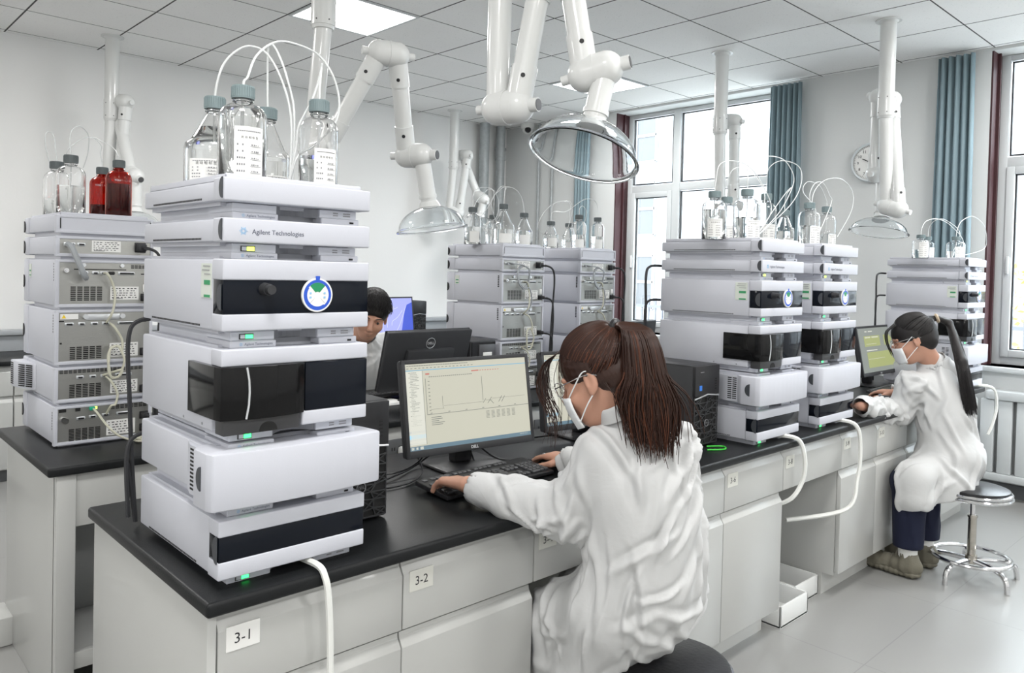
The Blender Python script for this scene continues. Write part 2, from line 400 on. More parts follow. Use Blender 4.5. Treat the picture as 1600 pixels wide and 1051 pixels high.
# autumn tree outside right window
e = empty('tree', (15.5, 2.6, -.8), 'yellowing autumn tree outside the window at the right edge', 'tree')
MB().tube([(0, 0, 0), (.05, 0, 1.2), (0, .1, 2.4)], [.13, .1, .05], 8).build('trunk', mat('bark', (.12, .09, .07), .9), e)
rng = random.Random(3); b = bmesh.new()
for k in range(1500):
    v = Vector((rng.gauss(0, .62), rng.gauss(0, .62), 2.1+rng.gauss(0, .6)))
    q = Matrix.Rotation(rng.random()*6, 3, Vector((rng.random(), rng.random(), rng.random())).normalized())
    vs = [b.verts.new(v+q @ Vector(p)) for p in ((-.07, 0, 0), (0, -.04, 0), (.08, 0, .01), (0, .04, 0))]; b.faces.new(vs)
me = bpy.data.meshes.new('foliage'); b.to_mesh(me); b.free(); me.materials.append(mat('autumn_leaves', (.55, .42, .10), .7, var=(3, .5)))
o = bpy.data.objects.new('foliage', me); COL.objects.link(o); o.parent = e
# ------------------------------------------------------------------ benches
mShade = mCab
def jpull(m, x0, x1, z0, z1, y=0, t=.019, mi=0):
    # drawer or door front with a slanting recessed grip along its top edge; faces -y
    m.poly([(x0, y, z0), (x0, y+t, z0), (x0, y+t, z1-.001), (x0, y+.016, z1), (x0, y+.014, z1-.012), (x0, y, z1-.034)], (x1-x0, 0, 0), mi, .0012)
def cabinet(lab, x0, x1, fronts, num=None, toe=True, z0=.10, group='white cabinet units under the front bench', y0=1.475, side=False):
    e = empty('cabinet_unit', (x0, y0, 0), lab, 'cabinet', group); w = x1-x0
    kn = len(fronts) and fronts[-1][0] == 'knee'
    b = MB()
    if kn: b.box((0, .02, .585), (w, .60, .757), .001)
    else:
        b.box((0, .021, z0), (w, .60, .757), .001)
    b.build('carcass', mCab, e, ang=30)
    if toe and not kn: MB().box((0, .075, 0), (w, .59, z0)).build('plinth', mCab, e, smooth=False)
    for k in fronts:
        kind, fx0, fx1, fz0, fz1 = k if len(k) == 5 else ('apron', 0, w, .588, .75)
        nm = {'drawer': 'drawer', 'door': 'door', 'knee': 'apron_panel'}[k[0]]
        b = MB()
        if k[0] == 'knee': jpull(b, .002, w-.002, .588, .750)
        else: jpull(b, fx0+.002, fx1-.002, fz0, fz1)
        o = b.build(nm, mCab, e, ang=25)
    if num:
        pl = MB().box((.018, -.0015, .672), (.088, 0, .722)).build('number_plate', mat('plate_beige', (.66, .66, .61), .5) if num != '3-1' else mPaper, e, smooth=False)
        text(num, .030, mInk, pl, front(.053, -.0019, .686), 'number', 'CENTER')
    return e
DW = lambda w: [('drawer', 0, w, .588, .750), ('door', 0, w, .112, .578)]
cabinet('white cabinet numbered 3-1 at the near left corner of the front bench', .625, 1.068, DW(.443), '3-1')
cabinet('white cabinet numbered 3-2 between the 3-1 unit and the seated woman', 1.068, 1.505, DW(.437), '3-2')
cabinet('white apron numbered 3-4 over the knee space of the seated woman', 1.505, 2.05, [('knee',)], '3-4')
cabinet('white cabinet right of the seated woman, left of the 3-6 unit', 2.05, 2.478, DW(.428), None)
cabinet('white cabinet numbered 3-6 under the tall computer tower', 2.478, 2.915, DW(.437), '3-6')
cabinet('white apron numbered 3-8 over the open knee space with floor trays', 2.915, 3.455, [('knee',)], '3-8')
cabinet('white cabinet numbered 3-9 right of the open knee space', 3.455, 3.845, DW(.39), '3-9')
cabinet('white cabinet numbered 3-10 in front of the dark-haired woman at right', 3.845, 4.235, DW(.39), '3-10')
cabinet('white cabinet behind the legs of the woman at right', 4.235, 4.80, DW(.565), None)
cabinet('white cabinet at the window end of the front bench', 4.80, 5.40, DW(.60), None)
tag(MB().box((.605, 1.475, 0), (.624, 2.215, .757), .002).build('end_panel', mCab), 'tall white end panel closing the near left end of the front bench', 'panel')
tag(MB().box((.625, 2.10, .0), (5.40, 2.12, .757), .001).build('back_panel', mCab), 'white back panel along the rear of the front bench', 'panel')
def worktop(lab, x0, x1, y0, y1, z=.79, name='worktop'):
    b = MB().box((x0, y0, z-.030), (x1, y1, z), .008, 3)
    return tag(b.build(name, mTop, ang=50), lab, 'worktop')
worktop('long black worktop of the front bench with the seated women', .593, 5.44, 1.447, 2.235)
worktop('black worktop of the middle bench carrying the rear-facing stacks', .607, 5.44, 2.711, 3.49)
worktop('narrow black worktop of the bench along the far wall', -2.0, 5.5, 5.76, 6.46, .785)
# middle bench
e = empty('middle_bench_frame', (.607, 2.711, 0), 'white panel frame carrying the black worktop of the middle bench', 'bench frame')
MB().box((.03, .05, .0), (.07, .75, .757), .002).build('end_panel', mCab, e)
MB().box((.03, .02, .0), (.085, .06, .757), .002).build('corner_post', mCab, e)
MB().box((.085, .03, .585), (4.75, .048, .757), .002).build('apron_panel', mCab, e)
MB().box((.085, .06, .14), (4.75, .40, .165), .002).box((.085, .03, .12), (4.75, .06, .175), .003).build('lower_shelf', mCab, e)
MB().box((.075, .42, .02), (4.75, .44, .757)).build('inner_panel', mat('inner_panel_grey', (.45, .46, .46), .5), e)
MB().box((-.03, .62, .0), (.035, .79, .11), .01).build('foot_block', mCab, e)
def socket(x, y, z, lab, plug=False):
    e = empty('socket_plate', (x, y, z), lab, 'socket', 'socket plates on the middle bench')
    MB().box((-.05, -.006, -.04), (.05, .004, .04), .003).build('plate', mat('socket_grey', (.14, .145, .15), .4, metal=.4), e)
    MB().box((-.028, -.0075, -.008), (-.024, -.0055, .006)).box((-.015, -.0075, -.008), (-.011, -.0055, .006)).box((.01, -.0075, -.01), (.03, -.0055, .01)).build('slots', mSlot, e)
    if plug:
        MB().box((.0, -.045, -.03), (.05, -.006, .01), .012).build('plug', mPaper, e)
socket(1.93, 2.736, .665, 'grey socket plate with white plug left of the main monitor', True)
socket(2.82, 2.736, .65, 'grey socket plate between the two monitors')
# wall bench cabinets
for k in range(12):
    x = -2+k*.62
    lab = 'white wall-bench cabinet at the left edge of the photo' if abs(x-1.1) < .1 else 'white wall-bench cabinet out of view or hidden behind the stacks'
    e = empty('wall_cabinet', (x, 5.79, 0), lab, 'cabinet', 'white cabinets along the far wall')
    MB().box((0, .02, .08), (.618, .6, .755), .001).build('carcass', mCab, e)
    MB().box((0, .06, 0), (.618, .58, .08)).build('plinth', MATS['grey_skirting'], e)
    b = MB(); jpull(b, .003, .615, .56, .745); b.build('drawer', mCab, e, ang=25)
    b = MB(); jpull(b, .003, .615, .09, .55); b.build('door', mCab, e, ang=25)
tag(MB().box((-2, 6.40, .785), (5.5, 6.47, .93), .004).box((-2, 6.36, .90), (5.5, 6.47, .935), .004).build('service_ledge', mat('ledge_grey', (.42, .44, .46), .4)), 'grey service ledge behind the far wall worktop', 'ledge')
# floor trays
for (x, y, w, d, z, lab) in ((2.98, 1.50, .24, .34, 0, 'white plastic spill tray on the floor, nearer one under the 3-8 knee space'), (3.225, 1.56, .22, .46, 0, 'white plastic spill tray on the floor, farther one under the 3-8 knee space')):
    e = MB().box((x, y, z), (x+w, y+d, z+.008)); h = .09
    e.box((x, y, z), (x+.008, y+d, z+h), .002).box((x+w-.008, y, z), (x+w, y+d, z+h), .002).box((x, y, z), (x+w, y+.008, z+h), .002).box((x, y+d-.008, z), (x+w, y+d, z+h), .002)
    tag(e.build('spill_tray', mat('tray_white', (.78, .79, .78), .4)), lab, 'tray', 'spill trays under the bench')
# ------------------------------------------------------------------ chromatography modules
# local frame: x 0..WD along the front, y 0 = front panel face (towards -y), z 0 = foot underside
WD, DP = .335, .465
FOOT, STRIP = .019, .014
SPARK = mat('logo_blue', (.25, .50, .75), .5)
mVentM = mat('vent_dark', (.03, .03, .03), .6)
mStick = mat('sticker_cream', (.66, .70, .64), .6)
def recess_strip(name, z0, z1, y, m, parent, x0=.030, x1=WD-.018, mid=(.125, .225)):
    # a strip in two blocks with a curved hollow between them
    o = MB().box((x0, y, z0), (mid[0], y+.12, z1), .0015, 1).build(name, m, parent, ang=30); MB().box((mid[1], y, z0), (x1, y+.12, z1), .0015, 1).build(name, m, parent, ang=30); return o
def feet_and_strip(e, zt, led, first=False, name_text=True):
    # foot at the bottom (z 0..FOOT) and the name strip on top (zt..zt+STRIP)
    recess_strip('foot', 0, FOOT, .030, mWhite2, e)
    MB().box((.035, .150, 0), (WD-.02, DP-.02, FOOT)).build('foot_rear', mWhite2, e)
    pts = [(.125, .034)]+[(.125+.1*i/8, .034+.035*math.sin(math.pi*i/8)) for i in range(1, 8)]+[(.225, .034)]
    b = bmesh.new(); lo = [b.verts.new((p[0], p[1]+.004, 0)) for p in pts]; hi = [b.verts.new((p[0], p[1]+.004, FOOT)) for p in pts]
    for i in range(len(pts)-1): b.faces.new((lo[i], lo[i+1], hi[i+1], hi[i]))
    me = bpy.data.meshes.new('foot_recess'); b.to_mesh(me); b.free(); me.materials.append(mGrey); o = bpy.data.objects.new('foot_recess', me); COL.objects.link(o); o.parent = e
    if led:
        fr = MB().box((.048, .0285, .003), (.078, .0305, .014)).build('light_frame', mVentM, e, smooth=False)
        MB().box((.050, .0278, .0045), (.060, .0290, .0125)).build('frame_gap', mWhite2, fr, smooth=False)
        MB().box((.061, .0275, .0045), (.0765, .0300, .0125)).build('status_light', mGreenL if led == 'g' else mYellowL, fr, smooth=False)
    for x in (.258, .283):
        b = MB()
        for r in range(2): b.box((x, .0293, .006+.005*r), (x+(.012 if x < .27 else .018), .0302, .0085+.005*r))
        b.build('printed_marks', mat('print_grey', (.3, .3, .32), .6), e, smooth=False)
    if zt:
        s = recess_strip('name_strip', zt, zt+STRIP, .022, mWhite, e, x0=.026, x1=WD-.016, mid=(.125, .225))
        MB().box((.035, .075, zt), (WD-.02, DP-.02, zt+STRIP)).build('strip_rear', mWhite, e)
        MB().box((.125, .06, zt), (.225, .075, zt+STRIP)).build('strip_recess', mGrey, e)
        if name_text:
            text('Agilent Technologies', .0072, mat('print_dark', (.12, .14, .2), .6), s, front(.056, .0216, zt+.005), 'maker_name')
            text('1260 Series', .0062, MATS['print_dark'], s, front(.093+.012, .0216, zt+.005), 'series_name') if False else None
            q = MB()
            for k in range(8):
                a = k*math.pi/4; q.box((-.0003, -.0002, .0012), (.0003, .0002, .0036), M=Matrix.Translation((.049, .0216, zt+.0075)) @ Matrix.Rotation(a, 4, 'Y'))
            q.build('spark_logo', SPARK, s, smooth=False)
        MB().box((WD-.040, .0212, zt+.004), (WD-.030, .023, zt+.008)).build('lock_slot', mSlot, s, smooth=False)
def housing(e, z0, z1, seam=.052, vents=True, taper=0):
    b = MB().box((.004, seam+.001, z0+.002), (WD-.004, DP, z1-.002), .004)
    b.box((.018, .06, z0-.006), (WD-.018, DP-.012, z1+.004))
    o = b.build('housing', mWhite, e, ang=30)
    if vents:
        v = MB(); y = .12
        while y < .40: v.box((.0032, y, z0+.006), (.0045, y+.004, z0+.010)); y += .0075
        v.build('side_slots', mSlot, e, smooth=False)
def thumb(e, zc, r, side=-1, y=.012):
    pts = [(0.0, .006+r*.72*math.sin(a), zc+r*math.cos(a)) for a in [math.pi*i/14 for i in range(15)]]
    MB().poly(pts, (-.0022, 0, 0)).build('thumb_tab', mTab, e, ang=30)
def panel(e, z0, z1, name='front_panel', x0=0, x1=WD, y0=0, y1=.052, bev=.0032, m=None):
    return MB().box((x0, y0, z0), (x1, y1, z1), bev, 3).build(name, m or mWhite, e, ang=30)
def start(name, loc, lab, group): return empty(name, loc, lab, 'lab instrument', group)
def sticker_side(e, y, z, s=1):
    st = MB().box((.0025, y, z-.030*s), (.0042, y+.038*s, z+.022*s)).build('side_sticker', mStick, e, smooth=False)
    q = MB()
    for r, (a, c) in enumerate(((.004, .030), (.006, .034), (.004, .026))): q.box((.0018, y+a*s, z+(.017-.006*r)*s), (.0024, y+c*s, z+(.019-.006*r)*s))
    q.build('sticker_print', mat('print_mid', (.35, .36, .36), .7), st, smooth=False)
    MB().box((.0018, y+.004*s, z-.010*s), (.0024, y+.026*s, z-.003*s)).box((.0018, y+.004*s, z-.029*s), (.0024, y+.026*s, z-.025*s)).build('green_bars', mat('sticker_green', (.04, .30, .12), .6), st, smooth=False)
PROT = {}
def mk_detector(loc, lab, group, name='detector_module', big=1):
    e = start(name, loc, lab, group); z1 = .140
    housing(e, FOOT+.001, z1); feet_and_strip(e, z1, 'g')
    panel(e, FOOT+.003, .058, 'front_panel_lower'); panel(e, .108, z1, 'front_panel_upper')
    MB().box((.002, .002, .057), (WD-.002, .05, .109), .001).build('dark_window', mDark, e)
    thumb(e, .083, .028); return e
def mk_oven(loc, lab, group):
    e = start('column_oven_module', loc, lab, group); z1 = .122
    housing(e, .018, z1, vents=False); feet_and_strip(e, z1-.004, 'g')
    # bulging cover, wider than the housing, curved in plan
    n = 12; pts = []
    x0, x1 = -.022, WD+.026
    for i in range(n+1):
        t = i/n; pts.append((x0+(x1-x0)*t, -.018-.012*math.sin(math.pi*t)))
    pts += [(x1+.004, -.005), (x1-.002, .05), (x1-.016, .085), (x0+.012, .085), (x0-.006, .06), (x0-.006, .0)]
    MB().poly([(p[0], p[1], .012) for p in pts], (0, 0, .113), bev=.004).build('curved_cover', mWhite, e, ang=40)
    b = MB().poly([(-.008, .083, .016), (-.008, .132, .016), (.006, .18, .016), (.006, .083, .016)], (0, 0, .102)); b.build('side_flare', mWhite, e)
    v = MB()
    for c in range(2):
        for k in range(11):
            ya = .090+.021*c; v.box((-.0086, ya, .026+.0082*k), (-.007, ya+.017, .0300+.0082*k))
    v.build('side_vents', mSlot, e, smooth=False)
    pts = [(-.0275, .058-.020*math.sin(a), .072+.024*math.cos(a)) for a in [math.pi*i/12 for i in range(13)]]
    MB().poly([(p[0], .022+(.058-p[1]), p[2]) for p in pts], (-.003, 0, 0)).build('thumb_tab', mTab, e)
    return e
def mk_sampler(loc, lab, group):
    e = start('autosampler_module', loc, lab, group); z1 = .190
    housing(e, FOOT+.001, z1, vents=False); feet_and_strip(e, z1, 'g')
    panel(e, .156, z1, 'front_panel_upper'); panel(e, FOOT+.003, .052, 'front_panel_lower', x0=.176)
    MB().box((.003, .006, .05), (WD-.003, .052, .158)).build('front_frame', mBlack, e)
    # door wrapping round the left edge
    pts = [(-.006, .155), (-.006, .02), (-.002, -.004)]+[(-.002+.180*i/8, -.006-.012*math.sin(math.pi*i/8)) for i in range(1, 8)]+[(.178, -.004), (.180, .004), (.02, .03), (.004, .155)]
    d = MB().poly([(p[0], p[1], .050) for p in pts], (0, 0, .106), bev=.0015).build('smoked_door', mDoor, e, ang=40)
    MB().tube([(.046, -.0145, .052), (.050, -.0165, .08), (.051, -.0170, .105), (.050, -.0165, .13), (.046, -.0145, .155)], .0022, 8).build('silver_trim', mLogo, d)
    MB().box((.182, .000, .052), (WD-.001, .03, .155), .002).build('dark_window', mDark, e)
    pl = [(.006, 0, FOOT), (.170, 0, FOOT), (.170, 0, .050), (.006, 0, .050)]
    MB().poly(pl, (0, .04, 0), bev=.001).build('grey_drawer', mat('drawer_charcoal', (.045, .045, .048), .35), e, ang=30)
    a = [(.100+.020*math.cos(t), -.0006, FOOT+.001+.020*math.sin(t)) for t in [math.pi*i/12 for i in range(13)]]
    MB().poly(a, (0, .001, 0)).build('finger_notch', mSlot, e)
    MB().cyl((.003, .10, .03), (.005, .10, .03), .003, n=10).cyl((.003, .20, .03), (.005, .20, .03), .003, n=10).build('side_screw_caps', mGrey, e)
    return e
def mk_pump(loc, lab, group, tagd=True):
    e = start('pump_module', loc, lab, group); z1 = .166
    housing(e, FOOT+.001, z1, vents=True); feet_and_strip(e, z1, 'g')
    panel(e, FOOT+.003, .056, 'front_panel_lower'); panel(e, .124, z1, 'front_panel_upper')
    MB().box((.002, .002, .055), (WD-.002, .05, .125), .001).build('dark_window', mDark, e)
    k = MB().cyl((.088, .004, .106), (.088, -.018, .106), .0135, .012, 24).cyl((.088, -.017, .106), (.088, -.030, .106), .0105, .0095, 24); k.build('valve_knob', mBlack2, e)
    thumb(e, .090, .026)
    if tagd:
        t = MB().cyl((.205, .002, .094), (.205, -.003, .094), .036, n=48).build('status_tag', mPaper, e)
        Mt = Matrix.Translation((.205, -.0034, .094)) @ RX
        def ring(r0, r1, a0, a1, n=28):
            b = bmesh.new(); A = []; B = []
            for i in range(n+1):
                a = a0+(a1-a0)*i/n; A.append(b.verts.new((r0*math.cos(a), r0*math.sin(a), 0))); B.append(b.verts.new((r1*math.cos(a), r1*math.sin(a), 0)))
            for i in range(n): b.faces.new((A[i], B[i], B[i+1], A[i+1]))
            return b
        def add(nm, bb, m):
            bmesh.ops.transform(bb, matrix=Mt, verts=bb.verts); me = bpy.data.meshes.new(nm); bb.to_mesh(me); bb.free(); me.materials.append(m)
            o = bpy.data.objects.new(nm, me); COL.objects.link(o); o.parent = t
        add('blue_ring', ring(.0265, .0325, 0, 2*math.pi, 60), mBlue); add('blue_crescent', ring(.0245, .0266, math.pi*.8, math.pi*1.7), mBlue)
        add('green_sector', ring(.007, .0262, math.radians(48), math.radians(132)), mGreen)
        add('blue_tab', ring(.0315, .0405, math.radians(82), math.radians(98), 4), mBlue)
        add('spoke_left', ring(.007, .0245, math.radians(224), math.radians(226), 1), mGrey); add('spoke_right', ring(.007, .0245, math.radians(314), math.radians(316), 1), mGrey)
        q = MB()
        for sx in (-.0165, .0165):
            for sz in (.004, -.005): q.box((.205+sx-.0022, -.0040, .094+sz-.002), (.205+sx+.0022, -.0034, .094+sz+.002))
        q.build('blue_marks', SPARK, t, smooth=False)
    sticker_side(e, .062, z1-.040, 1.35); return e
def mk_degasser(loc, lab, group, big=True):
    e = start('degasser_module', loc, lab, group); z1 = .068
    housing(e, FOOT, z1, vents=True); feet_and_strip(e, z1, 'y', name_text=True)
    p = panel(e, FOOT+.001, z1); thumb(e, .045, .021)
    if big:
        text('Agilent Technologies', .0135, mat('print_navy', (.05, .06, .10), .6), p, front(.058, -.0005, .038), 'maker_name')
        q = MB()
        for k in range(12):
            a = k*math.pi/6; q.box((-.0006, -.0004, .003), (.0006, .0002, .0085 if k % 2 else .0065), M=Matrix.Translation((.040, -.0003, .043)) @ Matrix.Rotation(a, 4, 'Y'))
        q.build('spark_logo', SPARK, p, smooth=False)
    return e
def mk_tray(loc, lab, group, brand=False):
    e = start('solvent_tray_module', loc, lab, group); z1 = .066
    housing(e, FOOT, z1-.004, vents=True); feet_and_strip(e, 0, None)
    p = panel(e, FOOT+.001, z1); thumb(e, .045, .021)
    b = MB(); t = .006
    b.box((.012, .022, z1-.012), (WD-.012, .028, z1+.010), .002).box((.012, DP-.02, z1-.012), (WD-.012, DP-.014, z1+.010), .002)
    b.box((.012, .022, z1-.012), (.018, DP-.014, z1+.009), .002).box((WD-.018, .022, z1-.012), (WD-.012, DP-.014, z1+.009), .002).box((.012, .022, z1-.012), (WD-.012, DP-.014, z1-.003))
    b.build('bottle_tray', mWhite, e, ang=30)
    if brand:
        text('Agilent Technologies', .009, MATS['print_navy'], p, front(.045, -.0005, .040), 'maker_name')
        MB().box((.185, -.0006, .034), (.205, 0, .054)).build('warning_sticker', mat('sticker_yellow', (.75, .66, .35), .6), p, smooth=False)
    return e
ZS = dict(det=0, oven=.1545, samp=.290, pump=.494, deg=.673, tray=.7545)   # foot undersides above the bench
MK = dict(det=mk_detector, oven=mk_oven, samp=mk_sampler, pump=mk_pump, deg=mk_degasser, tray=mk_tray)
DESC = dict(det='white detector module with dark window strip, bottom of', oven='bulging white oven module, second from bottom of', samp='module with smoked black door, mid-height in',
            pump='module with round blue tag, third from top of', deg='thin white module, second from top of', tray='thin white tray carrying bottles, topmost of')
STK = {}
def stack(key, x, y, z, where, sc=1, src=None, brand=False):
    out = {}
    for k in ZS:
        lab = DESC[k]+' '+where
        if src is None:
            kw = {}
            e = MK[k]((x, y, z+ZS[k]*sc), lab, 'modules of '+where, **kw)
        else:
            e = copy_tree(src[k]); e.location = (x, y, z+ZS[k]*sc); e['label'] = lab; e['group'] = 'modules of '+where
        e.scale = (1, 1, sc); out[k] = e
    STK[key] = out; return out
BT = .79
bpy.context.view_layer.update()
S1 = stack('S1', .630, 1.487, BT, 'the large foreground stack')
S2 = stack('S2', 2.700, 1.475, BT, 'the stack beside the computer tower', .963, S1)
S3 = stack('S3', 3.225, 1.475, BT, 'the second stack behind the tower', .963, S1)
S4 = stack('S4', 5.072, 1.457, BT, 'the window-end stack behind the ponytailed woman', .955, S1)
# ------------------------------------------------------------------ rear-facing modules: rear plate lies at y=0 looking towards -y
def connector(e, x, z, w, y=-.004, m=None):
    b = MB().box((x, y, z-.006), (x+w, y+.003, z+.006), .002).box((x+.004, y-.004, z-.0038), (x+w-.004, y, z+.0038), .001)
    b.cyl((x+.0015, y-.004, z), (x+.0015, y, z), .0018, n=8).cyl((x+w-.0015, y-.004, z), (x+w-.0015, y, z), .0018, n=8)
    o = b.build('connector', m or mLogo, e); MB().box((x+.005, y-.0048, z-.0028), (x+w-.005, y-.0038, z+.0028)).build('connector_face', mBlack, o, smooth=False); return o
def vent(e, x0, x1, z0, z1, nx, nz, name='vent_grille'):
    b = MB(); dx = (x1-x0)/nx; dz = (z1-z0)/nz
    for i in range(nx):
        for j in range(nz): b.box((x0+i*dx, -.0036, z0+j*dz), (x0+i*dx+dx*.78, -.0026, z0+j*dz+dz*.62))
    b.build(name, mSlot, e, smooth=False)
def rstick(e, x0, x1, z0, z1):
    st = MB().box((x0, -.0042, z0), (x1, -.003, z1)).build('rating_sticker', mPaper, e, smooth=False)
    rg = random.Random(int(x0*1e4+z1*1e5)); b = MB(); w = x1-x0; h = z1-z0
    for r in range(5):
        x = x0+w*.06
        while x < x1-w*.12:
            l = w*rg.uniform(.03, .10); b.box((x, -.0046, z1-h*(.14+.17*r)-h*.04), (min(x+l, x1-w*.05), -.0042, z1-h*(.14+.17*r)+h*.02)); x += l+w*rg.uniform(.02, .10)
    for k in range(14): b.box((x0+w*(.08+.026*k), -.0046, z0+h*.05), (x0+w*(.08+.026*k)+w*.012, -.0042, z0+h*.14))
    b.build('sticker_print', mInk, st, smooth=False)
def rear_base(e, h, plate=True, z0=.012, oven=False):
    b = MB(); b.box((.0, .012, z0), (WD-.02, .40, h-.004), .004); b.box((.016, .01, 0), (WD-.034, .38, h+.002))
    b.build('housing', mWhite, e, ang=30)
    MB().box((-.004, .39, z0-.002), (WD-.014, .455, h-.001), .006).build('front_panel', mWhite, e, ang=30)
    fr = MB(); X1 = WD-.02
    fr.box((-.003, -.006, z0-.006), (X1+.003, .014, z0+.006), .002).box((-.003, -.006, h-.012), (X1+.003, .014, h-.002), .002)
    fr.box((-.003, -.006, z0), (.010, .014, h-.004), .002).box((X1-.008, -.006, z0), (X1+.003, .014, h-.004), .002)
    fr.build('rear_frame', mWhite, e, ang=30)
    if plate: MB().box((.008, -.002, z0+.004), (X1-.006, .012, h-.010)).build('rear_plate', mSteel, e, smooth=False)
    pts = [(-.0045, .43+.016*math.sin(a), h*.5+min(.024, h*.3)*math.cos(a)) for a in [math.pi*i/12 for i in range(13)]]
    MB().poly([(p[0], .447-(p[1]-.43), p[2]) for p in pts], (-.003, 0, 0)).build('thumb_tab', mBlack, e)
def side_holes(e, z0, z1, y=.018):
    b = MB(); z = z0
    while z < z1: b.box((-.001, y, z), (.0012, y+.010, z+.006)); z += .0095
    b.build('side_slots', mSlot, e, smooth=False)
def plug(e, x, z, s=1):
    MB().box((x-.015*s, -.006, z-.014*s), (x+.015*s, -.001, z+.014*s), .002).build('power_socket', mBlack, e)
    MB().box((x-.012*s, -.030, z-.010*s), (x+.012*s, -.004, z+.010*s), .004).cyl((x, -.028, z), (x+.014, -.05, z-.006), .006, .004, 10).build('power_plug', mBlack2, e)
def r_tray(loc, lab, g):
    e = start('solvent_tray_module', loc, lab, g); h = .066; rear_base(e, h+.006, plate=False)
    MB().box((.008, -.003, .018), (WD-.026, .012, h-.004)).build('rear_cover', mWhite, e, ang=30)
    MB().box((.009, -.005, .022), (.013, -.002, h-.008)).box((WD-.030, -.005, .022), (WD-.026, -.002, h-.008)).build('edge_slots', mSlot, e, smooth=False)
    b = MB(); b.box((.014, .012, h-.002), (WD-.034, .017, h+.014), .002).box((.014, .425, h-.002), (WD-.034, .43, h+.014), .002).box((.014, .012, h-.002), (.019, .43, h+.013), .002).box((WD-.039, .012, h-.002), (WD-.034, .43, h+.013), .002).box((.014, .012, h-.002), (WD-.034, .43, h+.004))
    b.build('bottle_tray', mWhite, e, ang=30); return e
def r_deg(loc, lab, g):
    e = start('degasser_module', loc, lab, g); rear_base(e, .080)
    connector(e, .022, .050, .036); connector(e, .064, .050, .026); rstick(e, .110, .205, .026, .066); plug(e, .272, .046, 1.3)
    MB().cyl((.030, -.02, .05), (.032, -.004, .05), .006, n=10).build('cable_plug', mGreyCable, e); return e
def r_pump(loc, lab, g):
    e = start('pump_module', loc, lab, g); h = .176; rear_base(e, h); side_holes(e, .098, .160); sticker_side_r(e, .40, .15)
    vent(e, .045, .150, .030, .082, 5, 8); vent(e, .242, .305, .146, .160, 5, 3, 'upper_vent')
    MB().cyl((.030, -.014, .136), (.030, -.002, .136), .008, n=14).cyl((.030, -.022, .136), (.030, -.012, .136), .004, n=10).build('drain_port', mChrome, e)
    MB().box((.055, -.0035, .139), (.225, -.002, .142)).box((.276, -.0035, .124), (.296, -.002, .128)).build('board_slot', mSlot, e, smooth=False)
    for x in (.085, .210): MB().cyl((x, -.010, .156), (x, -.002, .156), .007, n=14).build('thumb_screw', mLogo, e)
    connector(e, .070, .128, .030); connector(e, .112, .128, .022); connector(e, .138, .128, .024); connector(e, .166, .128, .020, m=mBlack); connector(e, .198, .128, .056)
    rstick(e, .172, .268, .032, .080); plug(e, .290, .040); MB().box((.282, -.006, .060), (.302, -.002, .088), .002).build('power_switch', mPaper, e); return e
def sticker_side_r(e, y, z):
    st = MB().box((-.0014, y-.05, z-.045), (-.0002, y-.015, z+.005)).build('side_sticker', mStick, e, smooth=False)
    MB().box((-.0018, y-.046, z-.024), (-.0013, y-.022, z-.018)).box((-.0018, y-.046, z-.040), (-.0013, y-.022, z-.036)).build('green_bars', mGreen, st, smooth=False)
def r_samp(loc, lab, g):
    e = start('autosampler_module', loc, lab, g); h = .200; rear_base(e, h); side_holes(e, .118, .182)
    vent(e, .045, .150, .024, .070, 5, 7); rstick(e, .172, .268, .026, .076); plug(e, .290, .040)
    st = MB().box((.014, -.0042, .166), (.070, -.003, .184)).build('warning_label', mPaper, e, smooth=False)
    MB().poly([(.018, -.0046, .169), (.032, -.0046, .169), (.025, -.0046, .182)], (0, .0004, 0)).build('warning_triangle', mat('warning_yellow', (.85, .60, .03), .5), st)
    MB().box((.010, -.0036, .156), (.026, -.0026, .161)).box((.014, -.0036, .078), (.020, -.0026, .084)).build('key_slots', mSlot, e, smooth=False)
    MB().box((.095, -.006, .160), (.205, -.002, .182), .002).build('cover_plate', mLogo, e)
    for x in (.093, .213): MB().cyl((x, -.012, .174), (x, -.002, .174), .009, n=14).build('thumb_screw', mLogo, e)
    connector(e, .028, .148, .028); connector(e, .070, .148, .022); connector(e, .110, .148, .024); connector(e, .146, .148, .024); connector(e, .198, .148, .056); MB().box((.272, -.0036, .150), (.296, -.0026, .154)).build('board_slot', mSlot, e, smooth=False)
    return e
def r_oven(loc, lab, g):
    e = start('column_oven_module', loc, lab, g); h = .132; rear_base(e, h); 
    vent(e, .014, .300, .108, .122, 20, 3, 'upper_vent'); vent(e, .045, .150, .022, .070, 5, 8); rstick(e, .176, .268, .026, .072); plug(e, .290, .036)
    connector(e, .066, .092, .024); connector(e, .108, .092, .022); connector(e, .144, .092, .024); connector(e, .192, .092, .056)
    # flared side grille near the front
    b = MB().poly([(0, .26, .018), (-.034, .34, .018), (-.045, .40, .018), (-.045, .455, .018), (0, .455, .018)], (0, 0, .10), bev=.004); b.build('flared_side', mWhite, e, ang=30)
    v = MB(); d = Vector((-.034, .08, 0)).normalized()
    for k in range(11):
        for c in range(2):
            p = Vector((-.004, .266, .028+.0078*k))+d*(.012+.042*c); q = p+d*.034; n_ = Vector((-d.y, d.x, 0))*-1
            v.poly([p-Vector((.001, 0, 0)), q-Vector((.001, 0, 0)), q-Vector((.001, 0, -.0042)), p-Vector((.001, 0, -.0042))], (-.0012, -.0008, 0))
    for k in range(11): v.box((-.0462, .405, .028+.0078*k), (-.0445, .445, .0322+.0078*k))
    v.build('side_vents', mSlot, e, smooth=False); return e
